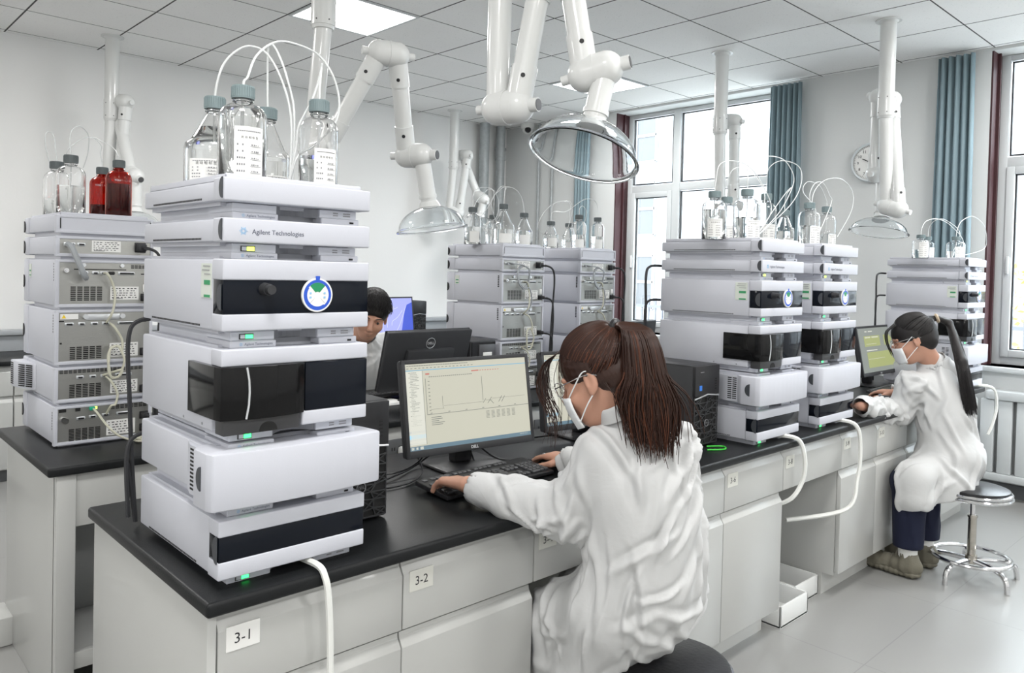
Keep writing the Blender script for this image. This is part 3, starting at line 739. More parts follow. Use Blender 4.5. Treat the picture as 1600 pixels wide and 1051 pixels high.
def r_det(loc, lab, g):
    e = start('detector_module', loc, lab, g); h = .146; rear_base(e, h); side_holes(e, .060, .122)
    vent(e, .180, .305, .118, .134, 8, 3, 'upper_vent'); vent(e, .045, .150, .018, .062, 5, 8); rstick(e, .165, .262, .024, .078); plug(e, .292, .086); plug(e, .292, .040)
    MB().cyl((.026, -.016, .098), (.026, -.002, .098), .008, n=14).cyl((.034, -.010, .092), (.034, -.002, .092), .010, n=14).build('drain_port', mChrome, e)
    MB().box((.065, -.006, .122), (.080, -.002, .134)).box((.014, -.004, .122), (.036, -.002, .134)).build('round_socket', mSlot, e)
    MB().box((.108, -.016, .122), (.126, -.002, .134), .002).build('network_plug', mat('network_green', (.01, .45, .25), .4), e)
    MB().box((.127, -.005, .124), (.134, -.002, .133)).build('network_light', mYellowL, e, smooth=False)
    connector(e, .068, .096, .028); connector(e, .108, .098, .024); connector(e, .150, .100, .024); connector(e, .198, .100, .054); return e
RZ = dict(det=0, oven=.150, samp=.283, pump=.484, deg=.662, tray=.744)
RMK = dict(det=r_det, oven=r_oven, samp=r_samp, pump=r_pump, deg=r_deg, tray=r_tray)
RD = dict(det='steel-backed module with network plug, bottom of', oven='module with flared side vents, second from bottom of', samp='tall steel-backed module with warning label, mid-height in',
          pump='steel-backed module, third from top of', deg='thin steel-backed module, second from top of', tray='thin white tray carrying bottles, topmost of')
def rstack(key, x, y, z, where, sc=1, src=None):
    out = {}
    for k in RZ:
        lab = RD[k]+' '+where
        if src is None: e = RMK[k]((x, y, z+RZ[k]*sc), lab, 'modules of '+where)
        else: e = copy_tree(src[k]); e.location = (x, y, z+RZ[k]*sc); e['label'] = lab; e['group'] = 'modules of '+where
        e.scale = (1, 1, sc); out[k] = e
    STK[key] = out; return out
S5 = rstack('S5', .690, 3.005, BT, 'the rear-facing stack at the far left', .99)
S6 = rstack('S6', 2.770, 3.005, BT, 'the rear-facing stack behind the main monitor', .965, S5)
S7 = rstack('S7', 3.390, 3.005, BT, 'the rear-facing stack above the brown-haired woman', .965, S5)
# cable runs on the rear plates
def cable(pts, r, m, lab, cat='cable', grp=None, n=8, name='cable'):
    return tag(MB().tube(spl(pts, n), r, 6).build(name, m), lab, cat, grp)
def loop(c, rx, rz, turns, n=18, y=0, ph=0, j=.002):
    return [(c[0]+rx*math.cos(ph+2*math.pi*t/n)+j*math.sin(t*1.3), c[1]+j*2*math.sin(t*.7)+y*t/(n*turns), c[2]+rz*math.sin(ph+2*math.pi*t/n)+j*math.cos(t*1.7)) for t in range(int(n*turns)+1)]
def rear_cables(x, sc, who):
    Z_ = lambda k, z: BT+(RZ[k]+z)*sc
    y = 2.985
    yy = y-.012
    g = 'data cables on the rear plates'
    cable([(x+.150, 3.0, Z_('pump', .128)), (x+.152, yy-.01, Z_('pump', .125)), (x+.172, yy, Z_('pump', .09)), (x+.180, yy, Z_('pump', .05)), (x+.174, yy-.004, Z_('pump', .0)), (x+.166, yy, Z_('samp', .175)), (x+.160, 3.0, Z_('samp', .150))], .0042, mBeige, 'beige cable from pump to middle module on '+who, 'cable', g)
    cable([(x+.172, 3.0, Z_('samp', .148)), (x+.180, yy, Z_('samp', .135)), (x+.205, yy, Z_('samp', .09)), (x+.206, yy, Z_('samp', .05))]+loop((x+.184, yy-.004, Z_('samp', .010)), .026, .058, 1.8, ph=.9)+[(x+.188, yy, Z_('oven', .11)), (x+.150, 3.0, Z_('oven', .094))], .0042, mBeige, 'beige coiled cable looping at the middle of '+who, 'cable', g, 4)
    cable([(x+.160, 3.0, Z_('oven', .090)), (x+.170, yy, Z_('oven', .075)), (x+.192, yy, Z_('oven', .03)), (x+.186, yy, Z_('oven', -.01)), (x+.172, yy, Z_('det', .135)), (x+.164, 3.0, Z_('det', .102))]+[], .0042, mBeige, 'beige cable between the two lowest modules of '+who, 'cable', g)
rear_cables(.690, .99, 'the far left stack'); rear_cables(2.770, .965, 'the stack behind the main monitor'); rear_cables(3.390, .965, 'the stack above the brown-haired woman')
z5 = lambda k, z, sc=.99: BT+(RZ[k]+z)*sc
cable([(.722, 2.99, z5('deg', .05)), (.728, 2.965, z5('deg', .04)), (.742, 2.955, z5('deg', 0)), (.762, 2.955, z5('pump', .13)), (.775, 2.97, z5('pump', .11)), (.77, 2.98, z5('pump', .118))], .0095, mGreyCable, 'thick grey cable bundle hanging on the far left stack', 'cable')
for xx, who in ((2.770, 'the stack behind the main monitor'), (3.390, 'the stack above the brown-haired woman')):
    c = (xx+.125, 2.965, BT+.965*(RZ['pump']+.155))
    cable([(xx+.045, 3.0, c[2]+.075), (xx+.06, 2.97, c[2]+.07)]+loop(c, .042, .060, 2.6, ph=1.6, j=.004)+[(xx+.175, 2.97, c[2]-.06), (xx+.20, 2.975, c[2]-.12), (xx+.19, 2.98, c[2]-.17)], .0042, mGreyCable, 'grey coiled cable hanging from the upper modules of '+who, 'cable', 'grey coiled cables', 4)
# lower green network cable to worktop
cable([(.808, 2.985, z5('det', .128)), (.815, 2.96, z5('det', .115)), (.84, 2.93, z5('det', .07)), (.88, 2.92, z5('det', .03)), (.94, 2.93, .797), (1.0, 2.95, .795), (1.04, 2.98, .795)], .0038, mBeige, 'beige network cable from the green plug down to the worktop', 'cable')
cable(loop((0, 0, 0), .05, .05, 4, j=.003) and [(.99+.055*math.cos(t*.4)*(1+.06*math.sin(t)), 2.93+.04*math.sin(t*.4)*(1+.06*math.sin(t)), .795+.0012*t/4) for t in range(64)], .0036, mBeige, 'coiled beige cable lying on the middle worktop', 'cable', None, 2)
# black power cords down the right side of each rear-facing stack
def cords(x, who, sc):
    P0 = x+WD-.02
    for k, (kk, zz) in enumerate((('deg', .046), ('pump', .040), ('samp', .040), ('oven', .036))):
        z = BT+(RZ[kk]+zz)*sc; o = .012*k
        cable([(x+.290 if kk != 'deg' else x+.272, 2.955, z), (P0-.006+o*.2, 2.93, z-.02), (P0+.012-o*.3, 2.93, z-.09), (P0+.004+.008*math.sin(k*2.), 2.935, z*.55+.9*.45-.02), (P0-.008+.007*k, 2.94, .90), (P0+.01-.004*k, 2.95, .806)], .0052, mBlack2, 'black cord from the %s module of %s' % ({'deg': 'second', 'pump': 'third', 'samp': 'fourth', 'oven': 'fifth'}[kk], who), 'cable', 'black power cords of rear-facing stacks')
cords(.690, 'the far left stack', .99); cords(2.770, 'the stack behind the main monitor', .965); cords(3.390, 'the stack above the brown-haired woman', .965)
# cords at the rear of the front-facing stacks seen left of them
def fcord(x, y, zs, lab):
    for k, z in enumerate(zs):
        cable([(x+.05, y, z), (x-.02, y+.02, z-.004), (x-.045, y+.02, z-.05), (x-.04, y+.02, z-.2), (x-.03-.012*k, y+.03, .95), (x-.02, y+.03, .80)], .0055, mBlack2, lab+(' (upper)' if k == 0 else ' (lower)'), 'cable', 'black cords behind front-facing stacks')
fcord(2.70, 1.962, (1.475, 1.33), 'black power cord behind the stack by the tower')
fcord(5.072, 1.945, (1.48, 1.34), 'black power cord behind the window-end stack')
fcord(.66, 1.975, (1.30, 1.02), 'black power cord behind the foreground stack')
# drain hoses in front
cable([(.830, 1.55, .800), (.834, 1.46, .804), (.839, 1.438, .785), (.845, 1.432, .74), (.853, 1.434, .62), (.857, 1.436, .40), (.858, 1.44, .12), (.866, 1.42, .015)], .0072, mHose, 'white drain hose hanging from the foreground stack over cabinet 3-1', 'hose')
cable([(2.90, 1.55, .800), (2.93, 1.46, .806), (2.965, 1.43, .78), (2.985, 1.42, .70), (2.985, 1.43, .62), (2.95, 1.46, .55), (2.93, 1.55, .50)], .009, mHose, 'white drain hose curving under the 3-8 apron', 'hose')
cable([(3.42, 1.55, .800), (3.46, 1.46, .806), (3.50, 1.425, .77), (3.52, 1.42, .66), (3.51, 1.425, .55), (3.44, 1.44, .42), (3.2, 1.60, .38)], .009, mHose, 'white drain hose hanging beside the 3-9 cabinet', 'hose')
cable([(5.30, 1.52, .800), (5.36, 1.45, .806), (5.44, 1.40, .78), (5.47, 1.39, .68), (5.45, 1.40, .58), (5.42, 1.42, .5)], .009, mHose, 'white drain hose at the window end of the front bench', 'hose')
# ------------------------------------------------------------------ bottles
def bottle_prof(kind, R, Hb, rn=.0175):
    # outer profile to the neck
    if kind == 'round':
        zs = Hb*.70; P_ = [(0, 0), (R*.9, 0), (R, .006), (R, zs)]
        for i in range(1, 9):
            a = math.pi/2*i/8; P_.append((rn+(R-rn)*math.cos(a), zs+(Hb*.86-zs)*math.sin(a)))
    else:
        zs = Hb*.46; P_ = [(0, 0), (R*.9, 0), (R, .006), (R, zs)]
        for i in range(1, 9):
            t = i/8; P_.append((R+(rn-R)*t**.9, zs+(Hb*.86-zs)*t))
        P_[4] = (R*.97, zs+.012)
    P_ += [(rn, Hb*.90), (rn, Hb)]
    return P_
def liquid_prof(P_, zl, t=.003):
    out = [(0, t)]
    for r, z in P_[1:]:
        if z+t < zl: out.append((max(r-t, .001), max(z, t)))
        else:
            break
    prev = out[-1]; out.append((prev[0] if zl <= P_[3][1] else max(.01, prev[0]-.004), zl)); out.append((0, zl)); return out
TF = {}
def bottle(loc, kind, R, Hb, lab, grp, fill=.4, label=0, amber=False, cap=None, tube_pts=None, rot=0, tr=.0021, writing=True):
    e = empty('amber_bottle' if amber else 'solvent_bottle', loc, lab, 'bottle', grp)
    P_ = bottle_prof(kind, R, Hb); t = .0022
    inner = [(max(0, r-t) if r > 0 else 0, z+(t if z < .01 else 0)) for r, z in P_]
    MB().lathe(P_+[(P_[-1][0]-t, Hb)]+inner[::-1][1:], 36).build('bottle_glass', mAmber if amber else mGlass, e, ang=60, recalc=True)
    cr = .0235 if not amber else .021
    c = MB().cyl((0, 0, Hb*.915), (0, 0, Hb+.010), cr, cr*.97, 32)
    for k in range(32):
        a = k*math.pi/16; c.box((cr*.97, -.0012, Hb*.93), (cr*1.035, .0012, Hb+.007), M=Matrix.Rotation(a, 4, 'Z'))
    c.build('screw_cap', cap or mCap, e, ang=30)
    MB().lathe([(.0195, Hb*.875), (.0215, Hb*.885), (.0195, Hb*.9)], 24).build('neck_ring', mAmber if amber else mGlass, e)
    if fill: MB().lathe(liquid_prof(P_, Hb*fill), 32).build('liquid', mAmberL if amber else mLiquid, e, ang=60)
    if label:
        w = R*1.25; z0, z1 = Hb*.06, Hb*.06+label
        def patch(nm, u0, u1, a0, a1, rr, m, par):
            b = bmesh.new(); n = 10; L_ = []; U = []
            for i in range(n+1):
                a = (u0+(u1-u0)*i/n)/R+rot; L_.append(b.verts.new((rr*math.sin(a), -rr*math.cos(a), a0))); U.append(b.verts.new((rr*math.sin(a), -rr*math.cos(a), a1)))
            for i in range(n): b.faces.new((L_[i], L_[i+1], U[i+1], U[i]))
            me = bpy.data.meshes.new(nm); b.to_mesh(me); b.free(); me.materials.append(m); me.polygons.foreach_set('use_smooth', [True]*n)
            o = bpy.data.objects.new(nm, me); COL.objects.link(o); o.parent = par; return o
        lb = patch('paper_label', -w/2, w/2, z0, z1, R+.0006, mPaper, e)
        if writing:
            q = MB(); rg = random.Random(int(R*9999))
            def mark(u, z, wu, hz):
                a = u/R+rot; M_ = Matrix.Rotation(a, 4, 'Z'); q.box((-wu/2, -(R+.0012), z-hz/2), (wu/2, -(R+.0008), z+hz/2), M=M_)
            hh = z1-z0
            for k in range(12): mark(-w*.36+w*.065*k, z1-hh*.09, w*.045, hh*.02)
            for r in range(5):
                z = z1-hh*(.36+.13*r)
                for k in range(2 if r < 2 else 4): mark(-w*.38+w*(.16 if r < 2 else .07)*k, z, w*.04, hh*.035)
                mark(w*.2, z-hh*.03, w*.40, hh*.007)
                for k in range(4): mark(w*(.08+.07*k)+rg.uniform(-.5, .5)*w*.02, z, w*.04, hh*rg.uniform(.01, .035))
            q.build('label_print', mat('print_faint', (.18, .18, .2), .7), lb, smooth=False)
            # heading characters, bent round the bottle by placing each flat on its tangent
            for k, chx in enumerate('流动相标签'):
                a = (-w*.24+w*.12*k)/R+rot
                text(chx, w*.095, mInk, lb, Matrix.Rotation(a, 4, 'Z') @ front(0, -(R+.0010), z1-hh*.235), 'label_heading', 'CENTER')
    if amber:
        for k, chx in enumerate('YOUTILITY'):
            a = (-.029+.0072*k)/R+rot
            text(chx, .0095 if k < 3 else .0088, mPaper if k < 3 else mat('print_pale', (.55, .35, .3), .6), e, Matrix.Rotation(a, 4, 'Z') @ front(0, -(R+.0006), Hb*.66), 'bottle_lettering', 'CENTER', bold=.01 if k < 3 else 0)
    if tube_pts:
        for j, tp in enumerate(tube_pts if isinstance(tube_pts[0], (list, tuple)) and not isinstance(tube_pts[0][0], (int, float)) and not hasattr(tube_pts[0], 'to_3d') else [tube_pts]):
            pts = [(0, 0, Hb*.5), (0, 0, Hb+.01)]+[Vector(p)-Vector(loc) for p in tp]
            MB().tube(spl(pts, 10), tr, 7).build('tubing', mTube, e)
    return e
ZT1 = BT+.7545+.066-.003                 # tray floor of the foreground stack
# foreground stack bottles
g = 'bottles on the large foreground stack'
drop = at(455, 262, Y=1.70); drop.z = ZT1+.006
def up(px, py, Y): return at(px, py, Y=Y)
def bot1(cx, cy_cap, Y, kind, R, lab, tp, label, fill, rot, Hb=None):
    p = at(cx, cy_cap, Y=Y); Hb = (p.z-ZT1)-.010 if Hb is None else Hb
    tp2 = [at(a, b, Y=y) for a, b, y in tp]+[Vector((drop.x+random.uniform(-.01, .01), drop.y, ZT1+.02))]
    return bottle((p.x, p.y, ZT1+.001), kind, R, Hb, lab, g, fill, label, tube_pts=tp2, rot=rot, tr=.0026)
bot1(336, 153, 1.80, 'cone', .066, 'wide clear bottle with sloping shoulders, leftmost on the large foreground stack', [(345, 110, 1.79), (362, 85, 1.78), (389, 72, 1.77), (418, 85, 1.75), (442, 130, 1.73), (455, 190, 1.71)], .055, .70, -.65)
bot1(380, 136, 1.60, 'round', .050, 'tall clear bottle with large paper label, front centre on the foreground stack', [(387, 120, 1.61), (400, 88, 1.63), (425, 68, 1.66), (452, 66, 1.68), (495, 84, 1.70), (520, 118, 1.70), (530, 160, 1.70), (522, 195, 1.70), (490, 228, 1.70), (465, 245, 1.70)], .105, .80, -.12)
bot1(418, 170, 1.86, 'cone', .056, 'clear bottle with sloping shoulders, half hidden behind the tall front bottle', [(418, 120, 1.86), (419, 80, 1.84), (424, 69, 1.82), (434, 82, 1.80), (448, 120, 1.77), (460, 180, 1.73)], .04, .45, .1)
bot1(499, 158, 1.68, 'round', .046, 'clear bottle with paper label, rightmost on the large foreground stack', [(500, 130, 1.70), (503, 100, 1.72), (498, 125, 1.72), (488, 155, 1.72), (476, 178, 1.71), (466, 200, 1.70), (462, 235, 1.70)], .095, .42, -.08)
# far left stack bottles
ZT5 = BT+(.744+.066+.004)*.99
g = 'bottles on the far left stack'
def bot5(cx, cyc, Y, kind, R, lab, tp, label, fill, rot, amber=False, grp=g, zt=ZT5, dr=None, cap=None, tr=.0017, writing=True):
    p = at(cx, cyc, Y=Y); Hb = (p.z-zt)-.010
    tp2 = [at(a, b, Y=y) for a, b, y in tp] if tp else None
    if dr is not None and tp2: tp2 = tp2+[Vector(dr)]
    return bottle((p.x, p.y, zt+.001), kind, R, Hb, lab, grp, fill, label, amber=amber, tube_pts=tp2, rot=rot, cap=cap or mCapD, tr=tr, writing=writing)
bot5(89, 253, 3.30, 'round', .045, 'clear bottle at the back left on the far left stack', [(87, 235, 3.3), (84, 212, 3.3), (76, 206, 3.3), (71, 212, 3.3), (72, 232, 3.31), (80, 262, 3.34)], 0, .35, 0)
bot5(111, 243, 3.12, 'round', .048, 'large clear bottle in front on the far left stack, beside the brown ones', [(109, 225, 3.12), (112, 204, 3.13), (124, 197, 3.15), (136, 207, 3.2), (139, 218, 3.22), (137, 240, 3.25), (130, 262, 3.27)], 0, .52, 0)
bot5(160, 262, 3.27, 'round', .044, 'small brown bottle, left and behind the larger brown bottle', [(157, 240, 3.27), (158, 228, 3.27), (145, 215, 3.26), (128, 217, 3.2), (108, 232, 3.16), (100, 250, 3.2)], 0, .30, -.1, amber=True)
bot5(186, 251, 3.12, 'round', .045, 'large brown bottle at the right on the far left stack', [(184, 243, 3.12), (178, 232, 3.13), (165, 224, 3.15), (150, 216, 3.2), (140, 216, 3.22)], 0, .62, .12, amber=True)
# behind the main monitor
ZT6 = BT+(.744+.066+.004)*.965
g6 = 'bottles on the stack behind the main monitor'
d6 = (2.96, 3.2, ZT6+.01)
kw = dict(grp=g6, zt=ZT6, dr=d6, writing=False)
bot5(739, 324, 3.22, 'round', .046, 'round-shouldered clear bottle, leftmost on the stack behind the main monitor', [(741, 300, 3.22), (753, 293, 3.22), (770, 296, 3.2), (779, 315, 3.2), (775, 340, 3.2), (755, 358, 3.2)], .06, .5, -0.4, **kw)
bot5(787, 319, 3.10, 'cone', .062, 'wide sloping clear bottle, tallest on the stack behind the main monitor', [(789, 300, 3.1), (790, 292, 3.12), (780, 294, 3.15), (765, 320, 3.2), (750, 350, 3.2)], .05, .4, -0.5, **kw)
bot5(771, 336, 3.32, 'round', .045, 'clear bottle half hidden behind the wide sloping one', [(772, 305, 3.3), (768, 296, 3.3), (758, 300, 3.3), (742, 330, 3.25)], .05, .4, -0.5, **kw)
bot5(819, 333, 3.16, 'cone', .050, 'sloping clear bottle, rightmost on the stack behind the main monitor', [(816, 312, 3.16), (808, 298, 3.16), (795, 292, 3.17), (782, 296, 3.18), (768, 320, 3.2)], .055, .5, -0.6, **kw)
g7 = 'bottles on the stack above the brown-haired woman'
kw = dict(grp=g7, zt=ZT6, dr=(3.46, 3.22, ZT6+.01), writing=False)
bot5(861, 346, 3.15, 'cone', .046, 'small sloping clear bottle, leftmost above the brown-haired woman', [(862, 330, 3.15), (866, 318, 3.16), (878, 314, 3.17), (890, 318, 3.18), (893, 335, 3.2)], .05, .4, -0.5, **kw)
bot5(889, 349, 3.30, 'cone', .048, 'clear bottle partly hidden behind the taller round-shouldered one', [(891, 325, 3.3), (892, 316, 3.3), (880, 314, 3.28), (862, 320, 3.26), (846, 338, 3.24), (843, 360, 3.22)], .04, .4, -0.6, **kw)
bot5(905, 336, 3.14, 'round', .045, 'round-shouldered clear bottle in the middle above the brown-haired woman', [(906, 325, 3.14), (911, 322, 3.15), (916, 330, 3.16), (914, 345, 3.18), (908, 352, 3.2)], .05, .45, -0.7, **kw)
bot5(934, 340, 3.20, 'round', .043, 'round-shouldered clear bottle, rightmost above the brown-haired woman', [(934, 325, 3.2), (928, 313, 3.2), (912, 312, 3.2), (885, 330, 3.2), (862, 335, 3.2)], .06, .45, -0.6, **kw)
# stacks by the tower
ZT2 = BT+(.7545+.066-.003)*.963
g2 = 'bottles on the stack beside the tall computer tower'
kw = dict(grp=g2, zt=ZT2, dr=(2.88, 1.62, ZT2+.01), cap=mCap, tr=.0019)
bot5(1117, 299, 1.66, 'round', .047, 'clear bottle, leftmost in front on the stack by the tower', [(1119, 280, 1.66), (1124, 258, 1.66), (1142, 251, 1.65), (1170, 260, 1.64), (1192, 290, 1.63), (1205, 330, 1.62)], .07, .65, -0.9, **kw)
bot5(1136, 308, 1.84, 'round', .045, 'clear bottle second from left, standing behind on the stack by the tower', [(1136, 285, 1.84), (1144, 266, 1.82), (1158, 262, 1.8), (1180, 275, 1.75), (1195, 310, 1.7)], .07, .4, -0.7, **kw)
bot5(1168, 296, 1.60, 'round', .052, 'large clear bottle half full of liquid, middle on the stack by the tower', [(1169, 270, 1.6), (1175, 253, 1.6), (1198, 244, 1.6), (1225, 250, 1.6), (1240, 275, 1.6), (1235, 300, 1.6), (1215, 335, 1.61)], .07, .48, -0.4, **kw)
bot5(1198, 303, 1.78, 'round', .047, 'clear bottle with measuring sheet label, fourth from left on the stack by the tower', [(1198, 285, 1.78), (1202, 262, 1.76), (1222, 251, 1.74), (1248, 260, 1.7), (1252, 285, 1.66), (1235, 320, 1.64)], .085, .4, -0.7, **kw)
bot5(1226, 329, 1.72, 'cone', .045, 'small sloping clear bottle, rightmost on the stack by the tower', [(1226, 318, 1.72), (1230, 302, 1.7), (1238, 292, 1.7), (1225, 305, 1.66)], .03, .45, -0.5, **kw)
g3 = 'bottles on the stack behind the one by the tower'
kw = dict(grp=g3, zt=ZT2, dr=(3.42, 1.62, ZT2+.01), cap=mCap, tr=.0019)
bot5(1265, 317, 1.62, 'round', .048, 'clear bottle on the second stack by the tower, left one of the two', [(1266, 300, 1.62), (1274, 286, 1.62), (1286, 286, 1.62), (1296, 305, 1.62), (1298, 320, 1.62)], .08, .5, -0.4, **kw)
bot5(1292, 323, 1.76, 'round', .046, 'clear bottle on the second stack by the tower, right one of the two', [(1290, 310, 1.76), (1280, 290, 1.74), (1262, 284, 1.7), (1255, 300, 1.68), (1275, 330, 1.66)], .07, .4, -0.3, **kw)
MB_t = MB().tube(spl([at(1283, 375, Y=1.62), at(1270, 330, Y=1.62), at(1272, 300, Y=1.62), at(1290, 281, Y=1.62), at(1315, 280, Y=1.62), at(1332, 300, Y=1.62), at(1330, 330, Y=1.62), at(1308, 370, Y=1.62)], 10), .0019, 6)
tag(MB_t.build('tubing', mTube), 'thin clear tubing arching widest above the second stack by the tower', 'tubing')
# window-end stack
ZT4 = BT+(.7545+.066-.003)*.955
kw = dict(grp='bottles on the window-end stack', zt=ZT4, dr=(5.25, 1.62, ZT4+.01), cap=mCap, tr=.0022)
bot5(1439, 367, 1.70, 'round', .047, 'clear bottle with white label, left front on the window-end stack', [(1441, 355, 1.7), (1448, 345, 1.7), (1465, 342, 1.68), (1485, 352, 1.66), (1505, 378, 1.64)], .09, .4, -0.8, **kw)
bot5(1450, 370, 1.86, 'round', .044, 'clear bottle standing behind the left one on the window-end stack', [(1452, 355, 1.85), (1462, 344, 1.8), (1478, 344, 1.75), (1500, 365, 1.7)], .08, .4, -0.8, **kw)
bot5(1494, 370, 1.58, 'round', .052, 'clear bottle, rightmost on the window-end stack', [(1496, 358, 1.58), (1503, 345, 1.58), (1520, 338, 1.58), (1536, 350, 1.58), (1541, 370, 1.58), (1535, 390, 1.6)], .07, .4, -0.7, **kw)
# ------------------------------------------------------------------ ceiling-hung extraction arms
RIGHT = Vector(RM[0]); RIGHT.z = 0; RIGHT.normalize(); FWD = Vector(RM[2]); FWD.z = 0; FWD.normalize()
mDisc = mat('joint_disc', (.10, .10, .105), .35, metal=.3)
def arm(lab, col, segs, joints, hood=None, rt=.038, ztop=3.036, rc=.047):
    base = Vector((col[0].x, col[0].y, ztop))
    e = empty('extraction_arm', base, lab, 'extraction arm', 'ceiling-hung white extraction arms')
    T = lambda v: Vector(v)-base
    def B(): return MB()
    # flange and column down to the collar
    c0, c1, c2 = col                        # collar top, collar bottom, lower tube end
    B().cyl((0, 0, 0), (0, 0, -.008), .075, n=32).cyl((0, 0, -.008), (0, 0, -.02), .058, .05, 32).build('ceiling_flange', mArm, e)
    B().cyl((0, 0, -.015), T(c0), rc, n=32).build('column', mArm, e)
    d = (T(c1)-T(c0)).normalized()
    q = B().cyl(T(c0)-d*.01, T(c1), rc*1.10, n=32).cyl(T(c1), T(c1)+d*.014, rc*1.04, rc*.95, 32); cl = q.build('collar', mArm, e)
    s = B()
    for a in range(6):
        an = a*math.pi/3+.3; u = d.orthogonal().normalized(); w = d.cross(u)
        for t in (.15, .85):
            p = T(c0)+(T(c1)-T(c0))*t+(u*math.cos(an)+w*math.sin(an))*rc*1.10; n_ = (u*math.cos(an)+w*math.sin(an))
            o = MB().cyl(p-n_*.001, p+n_*.0015, .0035, n=8).build('screw', mDisc, cl)
    B().cyl(T(c1), T(c2), rt, n=32).build('tube', mArm, e)
    for a, b, ea, eb in segs:               # tubes with sleeves at their ends
        a, b = T(a), T(b); dd = (b-a).normalized(); o = B().cyl(a, b, rt*.97, n=32).build('tube', mArm, e)
        for p, q_, f in ((a, a+dd*.13, ea), (b-dd*.13, b, eb)):
            if f:
                sl = B().cyl(p, q_, rt*1.09, n=32).build('sleeve', mArm, o)
                v = (-(FWD)).cross(dd).cross(dd); v = -v if v.dot(FWD) > 0 else v
                v.normalize(); pp = (q_ if p == a else p)+(-dd if p == a else dd)*.035
                B().cyl(pp+v*rt*.9, pp+v*rt*1.13, .0075, n=14).build('black_screw', mBlack, sl)
    for cl_, cr_, k1, k2 in joints:         # hinge barrels
        a, b = T(cl_), T(cr_); ax = (b-a).normalized(); r = rt*1.42
        q = B().sph(a, r, 28).sph(b, r, 28).cyl(a, b, r, n=36); m_ = (a+b)/2; q.cyl(m_-ax*.004, m_+ax*.004, r*1.035, n=36); j = q.build('hinge_joint', mArm, e, ang=60)
        for p, dv, f in ((a, -ax, k1), (b, ax, k2)):
            if f:
                kn = B().cyl(p+dv*r*.8, p+dv*(r+.022), .023 if f > 1 else .016, n=28, mi=0).build('hinge_knob', mArm, j)
                if f > 1: B().cyl(p+dv*(r+.021), p+dv*(r+.024), .019, n=28).build('knob_disc', mDisc, kn)
    if hood:
        n0, n1, c, nrm, R = hood            # neck start, neck end (apex), rim centre, opening direction, radius
        n0, n1, c = T(n0), T(n1), T(c); nrm = Vector(nrm).normalized()
        dd = (n1-n0).normalized()
        B().cyl(n0, n1, rt*.95, n=32).cyl(n1-dd*.05, n1-dd*.035, rt*1.05, n=32).cyl(n1-dd*.022, n1+dd*.004, rt*1.0, rt*1.35, 32).build('hood_neck', mArm, e)
        hgt = (c-n1).dot(nrm)
        q = nrm.to_track_quat('-Z', 'Y').to_matrix().to_4x4()
        t = .003; P_ = []
        N_ = 14
        for i in range(N_+1):
            a = math.radians(14)+(math.pi/2-math.radians(14))*i/N_; P_.append((R*.93*math.sin(a), hgt*math.cos(a)))
        P_ += [(R*.955, -.002), (R*.99, -.002), (R*1.0, -.005), (R*.99, -.0075), (R*.93, -.007)]
        inn = [(r-t, z-t if z > 0 else z) for r, z in P_[:N_+1]][::-1]
        P_ += inn+[P_[0]]
        B().lathe(P_, 56, M=Matrix.Translation(c) @ q).build('clear_hood', mDome, e, ang=60)
    return e
ax = lambda fr, fw: (RIGHT*fr-FWD*fw).normalized()
# near centre arm over the front bench
D_ = 2.56
c = at(793, 168, D=D_); A = ax(.85, .5); jL, jR = c-A*.038, c+A*.038
J2 = at(868, -62, D=D_-.06); A2 = ax(.95, .25); kL, kR = J2-A2*.036, J2+A2*.040
Ec = at(931, 112, D=D_-.10); A3 = ax(.93, .33); A3 = (A3+Vector((0, 0, .22))).normalized(); eL, eR = Ec-A3*.036, Ec+A3*.034
top = jL+Vector((.0, 0, .62)); col = (Vector((jL.x+.0, jL.y, 2.80)), Vector((jL.x, jL.y, 2.70)), jL)
apex = at(926, 196, D=D_-.12); n_ = (RIGHT*-.27+Vector((0, 0, -.93))-FWD*.27).normalized(); rimc = apex+n_*.105
arm('large white extraction arm with clear hood in the top centre of the photo', col, [(jR, kL, 1, 1), (kR, eL, 1, 1)], [(jL, jR, 1, 2), (kL, kR, 0, 0), (eL, eR, 1, 2)], (eR, apex, rimc, n_, .178), rt=.0395)
# left arm over the middle bench
c1 = at(505, 41, D=3.30); base = at(513, -60, D=3.30)
x0, y0 = c1.x, c1.y
c = at(498, 232, D=3.28); A = ax(.8, .6); jL, jR = c-A*.045, c+A*.045
col = (Vector((x0, y0, c1.z+.12)), c1, jL)
J2 = at(606, 84, D=3.20); A2 = ax(-.75, .65)*-1; A2 = ax(.9, -.45); kL, kR = J2-A2*.034, J2+A2*.040
Ec = at(647, 243, D=3.38); A3 = ax(.93, .33); eL, eR = Ec-A3*.036, Ec+A3*.036
apex = at(671, 322, D=3.40); n_ = (RIGHT*.14+Vector((0, 0, -.96))-FWD*.02).normalized(); rimc = apex+n_*.098
arm('white extraction arm with clear hood rising behind the foreground stack bottles', col, [(jR, kL, 1, 1), (kR, eL, 1, 1)], [(jL, jR, 1, 1), (kL, kR, 1, 1), (eL, eR, 1, 2)], (eR, apex, rimc, n_, .158), rt=.037)
